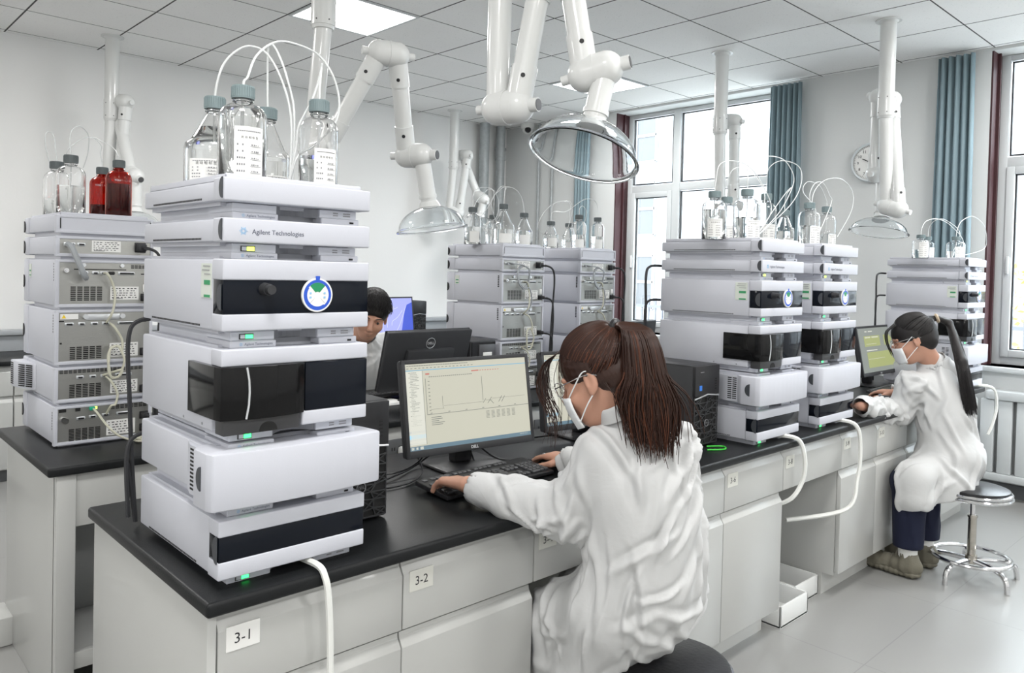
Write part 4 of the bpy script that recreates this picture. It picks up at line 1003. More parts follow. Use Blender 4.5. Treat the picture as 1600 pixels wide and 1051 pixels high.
# right arm over the front bench, by the wall clock
Dr = 4.80; cx = 4.955; cy = 1.915
z = lambda py: at(1388, py, D=Dr).z
jL = at(1385, 322, D=Dr); jR = at(1404, 327, D=Dr-.06)
col = (Vector((cx, cy, z(150))), Vector((cx, cy, z(183))), jL)
kL = at(1372, 152, D=Dr+.16); kR = at(1394, 156, D=Dr+.06)
mL = at(1367, 272, D=Dr+.14); mR = at(1378, 272, D=Dr+.22)
apex = at(1376, 341, D=Dr+.12); n_ = (RIGHT*-.16+Vector((0, 0, -.97))-FWD*.10).normalized(); rimc = apex+n_*.088
arm('folded white extraction arm with clear hood hanging at the right beside the clock', col, [(jR, kR, 1, 1), (kL, mL, 1, 1)], [(jL, jR, 1, 1), (kL, kR, 2, 0), (mL, mR, 1, 0)], (mR, apex, rimc, n_, .178), rt=.039)
# arm in front of the far window
Dq = 5.575; cx, cy = 4.90, 3.04
z = lambda py: at(1126, py, D=Dq).z
j = at(1125, 318, D=Dq); jR = at(1146, 318, D=Dq)
kL = at(1134, 190, D=Dq+.08); kR = at(1148, 190, D=Dq+.02)
arm('folded white extraction arm hanging in front of the far window', (Vector((cx, cy, z(184))), Vector((cx, cy, z(208))), j), [(jR, kR, 1, 1)], [(j, jR, 1, 1), (kL, kR, 1, 1)], None, rt=.039)
# arm above the far left stack
De = 5.45; b0 = at(176, 57, Z=3.036); cx, cy = b0.x, b0.y
De = float(np.dot(RM[2], [cx, cy, 1.3]))
z = lambda py: at(172, py, D=De).z
j = at(168, 290, D=De); jR = at(186, 290, D=De)
kL = at(180, 160, D=De+.08); kR = at(197, 160, D=De+.0)
eL = at(205, 272, D=De-.1); eR = at(212, 276, D=De-.14)
arm('white extraction arm hanging above the far left stack', (Vector((cx, cy, z(158))), Vector((cx, cy, z(186))), j), [(jR, kR, 1, 1), (kL, eL, 0, 0)], [(j, jR, 1, 1), (kL, kR, 1, 1), (eL, eR, 1, 2)], (eR, at(211, 330, D=De-.14), at(211, 352, D=De-.14), (0, 0, -1), .17), rt=.041)
# far arm in the corner
b0 = at(711, 172, Z=3.036); cx, cy = b0.x, b0.y; De = float(np.dot(RM[2], [cx, cy, 1.3]))
z = lambda py: at(708, py, D=De).z
j = at(702, 330, D=De); jR = at(717, 333, D=De); kL = at(722, 243, D=De+.1); kR = at(731, 243, D=De); eL = at(747, 306, D=De+.08); eR = at(756, 312, D=De)
arm('white extraction arm in the far corner behind the left clear hood', (Vector((cx, cy, z(252))), Vector((cx, cy, z(263))), j), [(jR, kR, 1, 1), (kL, eL, 0, 0)], [(j, jR, 1, 0), (kL, kR, 1, 1), (eL, eR, 1, 1)], (eR, at(750, 338, D=De), at(750, 356, D=De), (0, 0, -1), .17), rt=.041)
# ------------------------------------------------------------------ computers
mScreenB = mat('screen_beige', (.02, .02, .02), .3, emit=(.56, .55, .45), es=.66)
mScrLine = mat('screen_line', (.02, .02, .02), .4, emit=(.22, .24, .22), es=.5)
mScrBlue = mat('screen_blue_bar', (.02, .02, .02), .4, emit=(.10, .35, .55), es=.8)
mScrCyan = mat('screen_highlight', (.02, .02, .02), .4, emit=(.15, .50, .75), es=1)
mScrTask = mat('screen_taskbar', (.02, .02, .02), .4, emit=(.09, .15, .19), es=.9)
mScrRed = mat('screen_red_text', (.02, .02, .02), .4, emit=(.45, .12, .10), es=.8)
mScrPale = mat('screen_pale', (.02, .02, .02), .4, emit=(.66, .66, .58), es=.7)
mScrOl = mat('screen_olive', (.02, .02, .02), .4, emit=(.30, .33, .13), es=.8)
mScrGr = mat('screen_grey_green', (.02, .02, .02), .4, emit=(.20, .22, .20), es=.8)
def monitor(loc, yaw, tilt, w, h, ztab, lab, kind='app', group='computer monitors', roll=0):
    # loc = screen centre; local panel frame faces -y
    e = empty('computer_monitor', (loc[0], loc[1], ztab), lab, 'monitor', group, yaw)
    zc = loc[2]-ztab; Mt = Matrix.Translation((0, 0, zc)) @ Matrix.Rotation(-tilt, 4, 'X')
    def P(b, nm, m, par=e, ang=35): 
        bmesh.ops.transform(b.bm, matrix=Mt, verts=b.bm.verts); return b.build(nm, m, par, ang=ang)
    bz = .013; b = MB()
    b.box((-w/2, -.004, -h/2), (w/2, .006, -h/2+bz*1.7), .0015).box((-w/2, -.004, h/2-bz), (w/2, .006, h/2), .0015)
    b.box((-w/2, -.0041, -h/2), (-w/2+bz, .006, h/2), .0015).box((w/2-bz, -.0041, -h/2), (w/2, .006, h/2), .0015)
    P(b, 'bezel', mBlack2)
    P(MB().box((-w/2, .004, -h/2), (w/2, .030, h/2), .008), 'rear_shell', mBlack2)
    P(MB().box((-w*.28, .028, -h*.30), (w*.28, .055, h*.22), .012), 'rear_bulge', mBlack2)
    x0, x1, z0, z1 = -w/2+bz, w/2-bz, -h/2+bz*1.7, h/2-bz
    base = {'app': mScreenB, 'app2': mScreenB, 'off': mDark, 'olive': mScrGr, 'lock': mat('lock_screen', (.02, .02, .02), .3, emit=(.26, .28, .62), es=1)}[kind]
    sc = P(MB().box((x0, -.0015, z0), (x1, .001, z1)), 'screen', base)
    sw, sh = x1-x0, z1-z0; Y_ = -.0022
    X = lambda u: x0+sw*u
    Z = lambda v: z1-sh*v
    def R_(nm, rects, m):
        b = MB()
        for (u0, v0, u1, v1) in rects: b.box((X(u0), Y_, Z(v1)), (X(u1), Y_+.0004, Z(v0)))
        bmesh.ops.transform(b.bm, matrix=Mt, verts=b.bm.verts); return b.build(nm, m, sc, smooth=False)
    rg = random.Random(5)
    if kind in ('app', 'app2'):
        R_('side_pane', [(.0, .085, .125, .935)], mScrPale)
        R_('toolbar_line', [(0, .072, 1, .080)], mScrBlue); R_('taskbar', [(0, .952, 1, 1)], mScrTask)
        R_('highlight', [(.0, .82, .125, .865)], mScrCyan); R_('pane_buttons', [(.0, .775, .125, .80), (.0, .875, .125, .885), (.0, .915, .125, .925)], mat('screen_button', (.02, .02, .02), .4, emit=(.42, .46, .48), es=.8))
        L_ = [(.125, .085, .128, .94), (.145, .60, 1.0, .606), (.145, .18, .148, .60)]
        for k in range(34): L_.append((.02+.012*(k % 3 > 0), .10+.0185*k, .05+rg.random()*.05, .107+.0185*k))
        for k in range(26): L_.append((.01+.034*k*.55, .018, .02+.034*k*.55+.006, .026)); 
        for k in range(18): L_.append((.01+.03*k, .048, .025+.03*k, .055))
        for k in range(22): L_.append((.175+.016*k, .158, .186+.016*k, .166))
        L_ += [(.27, .40, .272, .545), (.28, .515, .60, .518), (.60, .10+.1, .603, .50), (.68, .485, .97, .488), (.62, .50, .68, .503), (.175, .545, .28, .548)]
        for k in range(9): L_.append((.165, .21+.043*k, .178, .218+.043*k))
        for k in range(6): L_.append((.17+.14*k, .585, .185+.14*k, .592))
        for c_ in range(6):
            for r in range(6): L_.append((.62+.045*c_, .635+.016*r, .635+.045*c_+.012, .641+.016*r+.0))
        for r in range(5): L_.append((.175, .635+.022*r, .22+.06*rg.random(), .642+.022*r))
        R_('screen_text', L_, mScrLine); R_('red_text', [(.15, .118, .18, .135), (.52, .118, .58, .132)]+[(.59+.022*k, .122, .60+.022*k, .13) for k in range(8)], mScrRed)
        b = MB()
        for (u, v, du, dv) in ((.60, .53, .025, -.05), (.64, .54, .035, -.07), (.66, .50, .03, .05), (.735, .535, .03, -.07), (.76, .54, .03, -.07)):
            b.tube([(X(u), Y_, Z(v)), (X(u+du), Y_, Z(v+dv))], .0009, 4)
        bmesh.ops.transform(b.bm, matrix=Mt, verts=b.bm.verts); b.build('peak_marks', mScrLine, sc)
        R_('task_icons', [(.01, .962, .03, .99), (.045, .962, .06, .99), (.075, .96, .10, .992), (.9, .965, .97, .975)], mScrPale)
    if kind == 'olive':
        R_('window_top', [(.15, .18, .62, .42)], mScrOl); R_('window_right', [(.74, .18, .98, .42)], mScrOl); R_('window_bottom', [(.18, .55, .98, .90)], mScrOl)
        R_('screen_text', [(.2, .07, .26, .09), (.3, .07, .42, .09), (.18, .20, .34, .23), (.38, .20, .58, .23), (.18, .50, .50, .52), (.2, .36, .5, .37), (.2, .7, .7, .71)], mScrPale)
    if kind == 'lock':
        b = MB(); rg = random.Random(2)
        for k in range(7):
            pts = [(X(.02+.1*k+.25*t*t), Y_, Z(.99-.9*t+.25*math.sin(t*3+k))) for t in [i/10 for i in range(11)]]
            pts = [(min(max(p[0], x0+.004), x1-.004), p[1], min(max(p[2], z0+.004), z1-.004)) for p in pts]; b.tube(pts, .0022, 4)
        bmesh.ops.transform(b.bm, matrix=Mt, verts=b.bm.verts); b.build('wallpaper_swirls', mat('swirl_pale', (.02, .02, .02), .4, emit=(.50, .52, .80), es=1), sc)
        pl = [(X(.72), Y_+.0003, Z(1)), (X(1), Y_+.0003, Z(1)), (X(1), Y_+.0003, Z(.12)), (X(.86), Y_+.0003, Z(.2)), (X(.80), Y_+.0003, Z(.5))]
        b = MB().poly(pl, (0, .0002, 0)); bmesh.ops.transform(b.bm, matrix=Mt, verts=b.bm.verts); b.build('wallpaper_dark_bloom', mat('swirl_dark', (.02, .02, .02), .4, emit=(.02, .05, .42), es=1), sc)
        text('11:48', h*.12, mScrPale, sc, Mt @ front(0, Y_-.0006, h*.18), 'clock_digits', 'CENTER')
    if kind not in ('lock',):
        text('DELL', .013, mLogo, e, Mt @ front(0, -.0046, -h/2+.006), 'logo', 'CENTER', bold=.02)
    # logo on the back
    tr = MB().tube([(.026*math.cos(a), .0305, h*.30+.026*math.sin(a)) for a in [2*math.pi*i/40 for i in range(40)]], .0016, 6, closed=True)
    lo = P(tr, 'logo_ring', mLogo); text('DELL', .018, mLogo, lo, Mt @ back(0, .0308, h*.30-.006), 'logo', 'CENTER', bold=.03)
    # stand
    MB().box((-.035, .035, .012), (.035, .075, zc-.02), .006).build('stand_neck', mBlack, e)
    MB().box((-.12, -.05, 0), (.12, .13, .012), .006).build('stand_base', mBlack, e)
    return e
BT2 = .79
monitor((1.651, 1.925, 1.003), -.095, .173, .505, .302, BT, 'black monitor with beige chromatogram screen left of the seated brown-haired woman', 'app')
monitor((2.34, 1.998, .985), -.10, .12, .505, .302, BT, "black monitor partly hidden behind the brown-haired woman's face", 'app2')
monitor((4.872, 1.886, 1.010), -.011, .195, .505, .300, BT, 'black monitor with greenish screen in front of the woman at right', 'olive')
m4 = monitor((2.298, 3.041, 1.00), math.pi-.010, .272, .505, .302, BT2, 'black monitor seen from behind with a round logo, in front of the man', 'app')
monitor((4.10, 5.95, .985), .16, .12, .60, .37, .785, 'monitor with a blue and purple lock screen showing the time 11:48', 'lock')
monitor((4.02, 3.10, .985), math.pi+.15, .1, .505, .302, BT2, 'black monitor seen from behind, left of the stack by the tower', 'off')
def tower(x, y, z, w, h, d, lab, rz=0, seed=1, badge=True):
    e = empty('computer_tower', (x, y, z), lab, 'computer', 'black computer towers', rz)
    MB().box((0, .012, .006), (w, d, h), .004).build('case', mBlack2, e, ang=30)
    b = MB(); 
    for fx in (.02, w-.035):
        for fy in (.03, d-.05): b.box((fx, fy, 0), (fx+.015, fy+.02, .007))
    b.build('feet', mBlack, e)
    MB().box((.002, 0, h*.63), (w-.002, .014, h-.002), .004).build('front_panel', mBlack, e, ang=30)
    MB().box((.006, .009, .012), (w-.006, .0135, h*.63)).build('grille_back', mSlot, e)
    rg = random.Random(seed); b = MB(); nx, nz = 4, 8; G = {}
    for i in range(nx+1):
        for j in range(nz+1):
            jx = 0 if i in (0, nx) else rg.uniform(-.3, .3); jz = 0 if j in (0, nz) else rg.uniform(-.3, .3)
            G[i, j] = Vector((.006+(w-.012)*(i+jx)/nx, .005, .014+(h*.62-.016)*(j+jz)/nz))
    for i in range(nx+1):
        for j in range(nz+1):
            for di, dj in ((1, 0), (0, 1), (1, 1) if (i+j) % 2 else (1, -1)):
                if (i+di, j+dj) in G: b.tube([G[i, j], G[i+di, j+dj]], .0022, 4)
    b.build('hex_grille', mat('grille_black', (.035, .036, .038), .3), e, smooth=False)
    MB().tube([(.003, .002, h*.60), (w*.5, -.001, h*.645), (w-.003, .002, h*.615)], .0028, 6).build('silver_edge', mLogo, e)
    lr = MB().tube([(w*.5+.013*math.cos(a), .001, h*.30+.013*math.sin(a)) for a in [2*math.pi*i/30 for i in range(30)]], .0012, 6, closed=True).build('logo_ring', mat('logo_dim', (.2, .2, .21), .4), e)
    text('DELL', .009, MATS['logo_dim'], lr, front(w*.5, .0005, h*.30-.003), 'logo', 'CENTER')
    if badge:
        MB().box((w*.17, -.001, h*.70), (w*.27, .001, h*.76)).build('blue_badge', mat('badge_blue', (.03, .18, .65), .4), e, smooth=False)
        MB().box((w*.2, -.0008, h*.915), (w*.34, .001, h*.925)).build('printed_name', MATS['logo_dim'], e, smooth=False)
    q = MB()
    for k in range(5): q.box((w*.80, -.0008, h*(.70+.03*k)), (w*.86, .001, h*(.712+.03*k)))
    q.build('ports', mSlot, e, smooth=False)
    MB().box((-.0008, .02, h-.004), (.0, d*.98, h-.002)).build('side_seam', mSlot, e, smooth=False)
    return e
tower(2.462, 1.60, BT, .168, .312, .30, 'tall black computer tower with patterned lower grille behind the brown-haired woman')
tower(.985, 1.66, BT, .165, .310, .32, 'black computer tower standing right behind the large foreground stack', seed=4)
# rear-facing small tower beside the stack behind the monitor
e = empty('computer_tower', (2.56, 2.99, BT2), 'black computer tower seen from the rear, left of the stack behind the monitor', 'computer', 'black computer towers')
MB().box((0, .01, .005), (.175, .34, .285), .004).build('case', mBlack2, e)
MB().box((.008, .004, .01), (.167, .012, .277)).build('rear_plate', mBlack, e)
MB().box((.05, -.004, .165), (.16, .008, .265), .002).build('power_supply', mat('psu_grey', (.12, .12, .125), .35, metal=.5), e)
MB().box((.075, -.007, .195), (.135, -.003, .225), .001).build('supply_label', mPaper, e)
vb = MB()
for k in range(6): vb.box((.02, .001, .04+.02*k), (.10, .0045, .048+.02*k))
vb.build('slot_covers', mLogo, e, smooth=False)
e = tower(3.98, 6.10, .785, .17, .34, .30, 'black computer tower beside the blue lock screen on the far bench', seed=9, badge=False)
e.location = (4.40, 6.02, .785)
# keyboards
def keyboard(loc, yaw, lab, tilt=.09, group='black computer keyboards'):
    e = empty('keyboard', loc, lab, 'keyboard', group, yaw)
    W_, Dk = .448, .145; Mt = Matrix.Rotation(tilt, 4, 'X')
    b = MB().poly([(-W_/2, 0, .004), (-W_/2, Dk, .004), (-W_/2, Dk, .020), (-W_/2, 0, .016)], (W_, 0, 0), bev=.003); bmesh.ops.transform(b.bm, matrix=Mt, verts=b.bm.verts); b.build('keyboard_base', mBlack, e)
    MB().box((-.19, .115, 0), (-.165, .135, .022), .001).build('foot', mBlack, e); MB().box((.165, .115, 0), (.19, .135, .022), .001).build('foot', mBlack, e)
    rows = [(.122, [1]*1+[0]+[1]*4+[.4]+[1]*4+[.4]+[1]*4+[.4]+[1]*3, .0145)]
    q = MB(); kx = .0185
    def key(x, y, w_=1, d_=1): q.box((x+.0012, y+.0012, .015), (x+kx*w_-.0012, y+.0165*d_-.0012, .0235+.0), .0022, 1)
    x = -W_/2+.012
    for blk in ([1], [0], [1]*4, [0], [1]*4, [0], [1]*4):
        for v in blk:
            if v: key(x, .120); x += kx
            else: x += kx*.62
    for r, offs in enumerate(([1.5]+[1]*10+[0], [1.8]+[1]*11+[1.3], [1.5]+[1]*12+[1.5], [1]*13+[2])):
        x = -W_/2+.012; y = .030+.0185*r*.97
        ws = {0: [2.2]+[1]*10+[2.8], 1: [1.8]+[1]*11+[2.2], 2: [1.5]+[1]*12+[1.5], 3: [1]*13+[2]}[r]
        for w_ in ws: key(x, y, w_); x += kx*w_
    x = -W_/2+.012
    for w_ in (1.3, 1.2, 1.3, 6, 1.3, 1.2, 1.3, 1.4): key(x, .012, w_); x += kx*w_
    xb = x+.008
    for k in range(3): key(xb+kx*k, .012); 
    key(xb+kx, .0305)
    for r in (0, 1):
        for k in range(3): key(xb+kx*k, .066+.018*r)
    for k in range(3): key(xb+kx*k, .120)
    xn = xb+kx*3+.008
    for r in range(4):
        for k in range(3): key(xn+kx*k, .030+.018*r)
        if r in (1, 3): key(xn+kx*3, .030+.018*r-.009*0)
    key(xn, .012, 2); key(xn+2*kx, .012); key(xn+3*kx, .012, 1, 2.1)
    bmesh.ops.transform(q.bm, matrix=Mt, verts=q.bm.verts); o = q.build('keys', mat('key_black', (.045, .046, .05), .4), e, ang=30)
    return e
K1 = keyboard((1.575, 1.675, BT+.001), .035, 'black keyboard under the hand of the brown-haired woman')
keyboard((4.62, 1.62, BT+.001), .05, 'black keyboard in front of the greenish monitor at right')
keyboard((2.22, 3.30, BT2+.001), math.pi, 'black keyboard behind the monitor that shows its back')
def mouse(x, y, yaw, lab, z=BT):
    e = empty('computer_mouse', (x, y, z), lab, 'mouse', 'black computer mice', yaw)
    MB().sph((0, 0, .006), 1, 24, scale=(.031, .055, .030)).build('mouse_body', mBlack, e)
    MB().cyl((-.003, .03, .033), (.003, .03, .033), .008, n=14).build('scroll_wheel', mGreyCable, e); return e
mouse(1.865, 1.765, -.1, 'black mouse under the right hand of the brown-haired woman')
mouse(4.27, 1.60, 0, 'black mouse under the hand of the woman at right')
e = empty('small_receipt_printer', (1.96, 1.90, BT), 'small dark grey device on the worktop behind the mouse', 'device'); 
bpy.data.objects.remove(e)
# cables round the monitors
g = 'black cables on the worktops'
for k, pts in enumerate((
    [(1.10, 1.98, .80), (1.25, 1.93, .797), (1.38, 1.96, .80), (1.50, 2.02, .80), (1.60, 2.03, .84)],
    [(1.12, 2.02, .81), (1.22, 1.99, .83), (1.36, 1.95, .812), (1.48, 1.97, .83), (1.56, 2.00, .90)],
    [(1.10, 1.96, .80), (1.20, 1.90, .797), (1.34, 1.87, .797), (1.46, 1.93, .80), (1.49, 2.0, .85), (1.50, 2.02, .92)],
    [(1.68, 2.00, .90), (1.70, 1.98, .83), (1.69, 1.94, .797), (1.66, 1.87, .797), (1.62, 1.83, .80)],
    [(1.70, 2.0, .90), (1.74, 1.98, .84), (1.78, 1.92, .80), (1.86, 1.86, .797), (1.87, 1.83, .797)],
    [(1.75, 2.05, .80), (1.9, 2.12, .797), (2.1, 2.1, .797), (2.3, 2.05, .80)])):
    cable(pts, .0032, mBlack, ['black cable running flat from tower to main monitor', 'black cable bowed upward behind main monitor', 'black cable hanging in a loop under main monitor', 'black keyboard cable under main monitor', 'black mouse cable right of the monitor stand', 'black cable between the two monitors'][k], 'cable', g)
for k in range(4):
    pts = [(4.62+.10*math.cos(t*1.1+k)+.02*k, 2.02+.05*math.sin(t*1.3+k), .80+.05*abs(math.sin(t*.9+k))) for t in range(9)]
    cable(pts, .0042, mBlack, 'black cable tangled beside the greenish monitor, strand %s' % ['nearest the keyboard', 'rising highest', 'beside the power strip', 'at the rear'][k], 'cable', 'tangled cables by the right monitor')
for k in range(5):
    pts = [(3.12+.05*math.cos(t*1.1+k), 2.90+.04*math.sin(t*1.2+k*2), .80+.045*abs(math.sin(t*.8+k))+.01*k) for t in range(9)]
    cable(pts, .006, mBlack, 'black power cable in the tangle behind the main monitor, %s' % ['lowest strand', 'leftmost strand', 'rightmost strand', 'middle strand', 'topmost strand'][k], 'cable', 'tangled cables behind the main monitor')
tag(MB().tube(spl([(2.50, 1.565, .794), (2.56, 1.53, .794), (2.60, 1.56, .794), (2.55, 1.60, .794)], 8), .0028, 6).build('cable', mat('green_cable', (.05, .6, .05), .4)), 'short bright green cable at the foot of the tall computer tower', 'cable')
sp = empty('power_strip', (4.50, 1.98, BT), 'white power strip beside the greenish monitor at right', 'power strip')
MB().box((-.06, -.025, 0), (.06, .025, .035), .005).build('strip_body', mPaper, sp); MB().box((-.05, -.01, .035), (-.03, .01, .036)).build('switch', mSlot, sp)
# stools
def stool(x, y, zs, lab, R=.158, ring=True, rot=0):
    e = empty('round_stool', (x, y, 0), lab, 'stool', 'round chrome stools', rot)
    MB().lathe([(0, zs-.035), (R*.92, zs-.035), (R*.98, zs-.02), (R*.97, zs-.004), (R*.90, zs), (0, zs+.004)], 48).build('seat_cushion', mat('black_vinyl', (.018, .018, .02), .32, bump=(90, .08)), e, ang=50)
    MB().tube([(R*math.cos(a), R*math.sin(a), zs-.022) for a in [2*math.pi*i/48 for i in range(48)]], .008, 8, closed=True).tube([(R*1.02*math.cos(a), R*1.02*math.sin(a), zs-.040) for a in [2*math.pi*i/48 for i in range(48)]], .008, 8, closed=True).build('chrome_seat_ring', mChrome, e)
    MB().cyl((0, 0, zs-.036), (0, 0, zs-.045), .06, n=24).build('seat_plate', mChrome, e)
    MB().cyl((0, 0, .20), (0, 0, zs-.04), .0125, n=20).build('post', mChrome, e); MB().cyl((0, 0, .075), (0, 0, .30), .019, n=24).cyl((0, 0, .295), (0, 0, .305), .023, n=24).cyl((0, 0, .07), (0, 0, .11), .026, n=24).build('sleeve', mat('worn_chrome', (.5, .47, .42), .25, metal=1, var=(25, .35)), e)
    if ring:
        MB().tube([(.17*math.cos(a), .17*math.sin(a), .100) for a in [2*math.pi*i/48 for i in range(48)]], .0095, 8, closed=True).build('foot_ring', mChrome, e)
        for k in range(5):
            a = 2*math.pi*k/5+.4; c_, s_ = math.cos(a), math.sin(a)
            MB().tube(spl([(0, 0, .085), (.10*c_, .10*s_, .088), (.17*c_, .17*s_, .080), (.205*c_, .205*s_, .055), (.215*c_, .215*s_, .0)], 6), .0125, 10).build('leg', mChrome, e)
    return e
stool(1.655, 1.13, .455, 'round black stool under the brown-haired woman in the foreground')
stool(4.23, 1.16, .445, 'round chrome stool with foot ring under the woman at right', R=.160)

tag(MB().box((2.02, 3.02, BT+.001), (2.20, 3.24, BT+.006), .001).build('paper_sheets', mPaper), 'white paper sheets on the middle worktop left of the logo monitor', 'paper')
# ------------------------------------------------------------------ people: smooth volumes polygonised into one surface
def V3(p): return np.array(p, dtype=np.float64)
class Field:
    def __init__(s, lo, hi, h):
        s.h = h; s.lo = V3(lo); s.n = np.ceil((V3(hi)-s.lo)/h).astype(int)+1
        s.d = np.full(s.n, 1e3, np.float32)
    def sub(s, lo, hi):
        a = np.clip(np.floor((V3(lo)-s.lo)/s.h).astype(int), 0, s.n-1); b = np.clip(np.ceil((V3(hi)-s.lo)/s.h).astype(int)+1, 1, s.n)
        if np.any(b <= a): return None, None
        g = np.stack(np.meshgrid(*[np.arange(a[i], b[i])*s.h+s.lo[i] for i in range(3)], indexing='ij'), -1).astype(np.float32)
        return (slice(a[0], b[0]), slice(a[1], b[1]), slice(a[2], b[2])), g
    def _mix(s, sl, d, k, cut=False):
        a = s.d[sl]
        if cut:
            d = -d; hh = np.maximum(k-np.abs(a-d), 0)/k if k else 0; s.d[sl] = np.maximum(a, d)+hh*hh*k*.25
        else:
            if k: hh = np.maximum(k-np.abs(a-d), 0)/k; s.d[sl] = np.minimum(a, d)-hh*hh*k*.25
            else: s.d[sl] = np.minimum(a, d)
    def cone(s, a, b, ra, rb, k=.02, flat=None, cut=False):
        a, b = V3(a), V3(b); m = max(ra, rb)+k+s.h*2
        sl, g = s.sub(np.minimum(a, b)-m, np.maximum(a, b)+m)
        if sl is None: return s
        ab = b-a; L = ab @ ab+1e-12; t = np.clip(((g-a) @ ab)/L, 0, 1)
        q = g-a-t[..., None]*ab
        if flat is not None:                     # (direction, factor): squash thickness along a direction
            f = V3(flat[0]); f = f/np.linalg.norm(f); c = q @ f; q = q+(c*(flat[1]-1))[..., None]*f
        s._mix(sl, np.linalg.norm(q, axis=-1)-(ra+(rb-ra)*t), k, cut); return s
    def ell(s, c, r, k=.02, R=None, cut=False):
        c = V3(c); r = V3(r); m = r.max()+k+s.h*2
        sl, g = s.sub(c-m, c+m)
        if sl is None: return s
        q = g-c
        if R is not None: q = q @ np.array(R)
        k0 = np.linalg.norm(q/r, axis=-1); k1 = np.linalg.norm(q/(r*r), axis=-1)+1e-9
        s._mix(sl, k0*(k0-1)/k1, k, cut); return s
    def plane_cut(s, p, n):                      # remove the side n points to
        sl, g = s.sub(s.lo, s.lo+s.n*s.h); n = V3(n)/np.linalg.norm(n); s.d[sl] = np.maximum(s.d[sl], (g-V3(p)) @ n); return s
    def mesh(s, name, m, parent=None, disp=None, smooth=0):
        d = s.d; sg = d < 0
        c = [sg[i:sg.shape[0]-1+i, j:sg.shape[1]-1+j, k:sg.shape[2]-1+k] for i in (0, 1) for j in (0, 1) for k in (0, 1)]
        al = c[0].copy(); an = c[0].copy()
        for x in c[1:]: al &= x; an |= x
        act = np.argwhere(an & ~al)
        idx = np.full(an.shape, -1, np.int32); idx[tuple(act.T)] = np.arange(len(act))
        P = np.zeros((len(act), 3)); W_ = np.zeros(len(act))
        co = [(i, j, k) for i in (0, 1) for j in (0, 1) for k in (0, 1)]
        for A in range(8):
            for ax_ in range(3):
                if co[A][ax_]: continue
                Bc = list(co[A]); Bc[ax_] = 1
                ia = act+np.array(co[A]); ib = act+np.array(Bc)
                da = d[tuple(ia.T)]; db = d[tuple(ib.T)]; mk = (da < 0) != (db < 0)
                t = np.where(mk, da/(da-db+1e-12), 0)
                p = ia+(ib-ia)*t[:, None]; P[mk] += p[mk]; W_[mk] += 1
        P = P/W_[:, None]; F = []
        for ax_ in range(3):
            o1, o2 = [(1, 2), (2, 0), (0, 1)][ax_]
            sh = list(sg.shape); sh[ax_] -= 1
            a = np.take(sg, range(sg.shape[ax_]-1), ax_); b = np.take(sg, range(1, sg.shape[ax_]), ax_)
            e = np.argwhere(a != b); e = e[(e[:, o1] > 0) & (e[:, o2] > 0) & (e[:, o1] < sg.shape[o1]-1) & (e[:, o2] < sg.shape[o2]-1)]
            u = np.zeros(3, int); u[o1] = 1; v = np.zeros(3, int); v[o2] = 1
            q = np.stack([idx[tuple((e-u-v).T)], idx[tuple((e-v).T)], idx[tuple(e.T)], idx[tuple((e-u).T)]], 1)
            ins = sg[tuple(e.T)]; q[~ins] = q[~ins][:, ::-1]; F.append(q)
        F = np.concatenate(F); F = F[(F >= 0).all(1)]
        P = P*s.h+s.lo
        if smooth:
            E_ = np.concatenate([F[:, [0, 1]], F[:, [1, 2]], F[:, [2, 3]], F[:, [3, 0]]])
            for _ in range(smooth):
                S_ = np.zeros_like(P); n_ = np.zeros(len(P))
                np.add.at(S_, E_[:, 0], P[E_[:, 1]]); np.add.at(n_, E_[:, 0], 1); np.add.at(S_, E_[:, 1], P[E_[:, 0]]); np.add.at(n_, E_[:, 1], 1)
                P = P*.5+.5*S_/n_[:, None]
        if disp is not None:
            a, b, c_ = P[F[:, 0]], P[F[:, 1]], P[F[:, 2]]; fn = np.cross(b-a, c_-a); N_ = np.zeros_like(P)
            for k in range(4): np.add.at(N_, F[:, k], fn)
            N_ /= np.linalg.norm(N_, axis=1)[:, None]+1e-12; P = P+N_*disp(P, N_)[:, None]
        me = bpy.data.meshes.new(name); me.vertices.add(len(P)); me.vertices.foreach_set('co', P.astype(np.float32).ravel())
        me.loops.add(F.size); me.loops.foreach_set('vertex_index', F.astype(np.int32).ravel())
        me.polygons.add(len(F)); me.polygons.foreach_set('loop_start', np.arange(0, F.size, 4, dtype=np.int32)); me.polygons.foreach_set('loop_total', np.full(len(F), 4, np.int32))
        me.polygons.foreach_set('use_smooth', [True]*len(F)); me.update(); me.validate()
        for x in (m if isinstance(m, (list, tuple)) else [m]): me.materials.append(x)
        o = bpy.data.objects.new(name, me); COL.objects.link(o)
        if parent:
            o.parent = parent; o.location = -parent.location
        return o, P, F
def vnoise(P, sc, seed=0):
    q = P*sc; i = np.floor(q).astype(np.int64); f = q-i; f = f*f*(3-2*f); out = 0
    def hsh(a): 
        h = (a[:, 0]*73856093) ^ (a[:, 1]*19349663) ^ (a[:, 2]*83492791) ^ (seed*2654435); h = (h*1103515245+12345) & 0x7fffffff; h = (h ^ (h >> 13))*1274126177 & 0x7fffffff; return (h & 0xffff)/65535.
    for dx in (0, 1):
        for dy in (0, 1):
            for dz in (0, 1):
                w = (f[:, 0] if dx else 1-f[:, 0])*(f[:, 1] if dy else 1-f[:, 1])*(f[:, 2] if dz else 1-f[:, 2]); out = out+w*hsh(i+np.array([dx, dy, dz]))
    return out*2-1
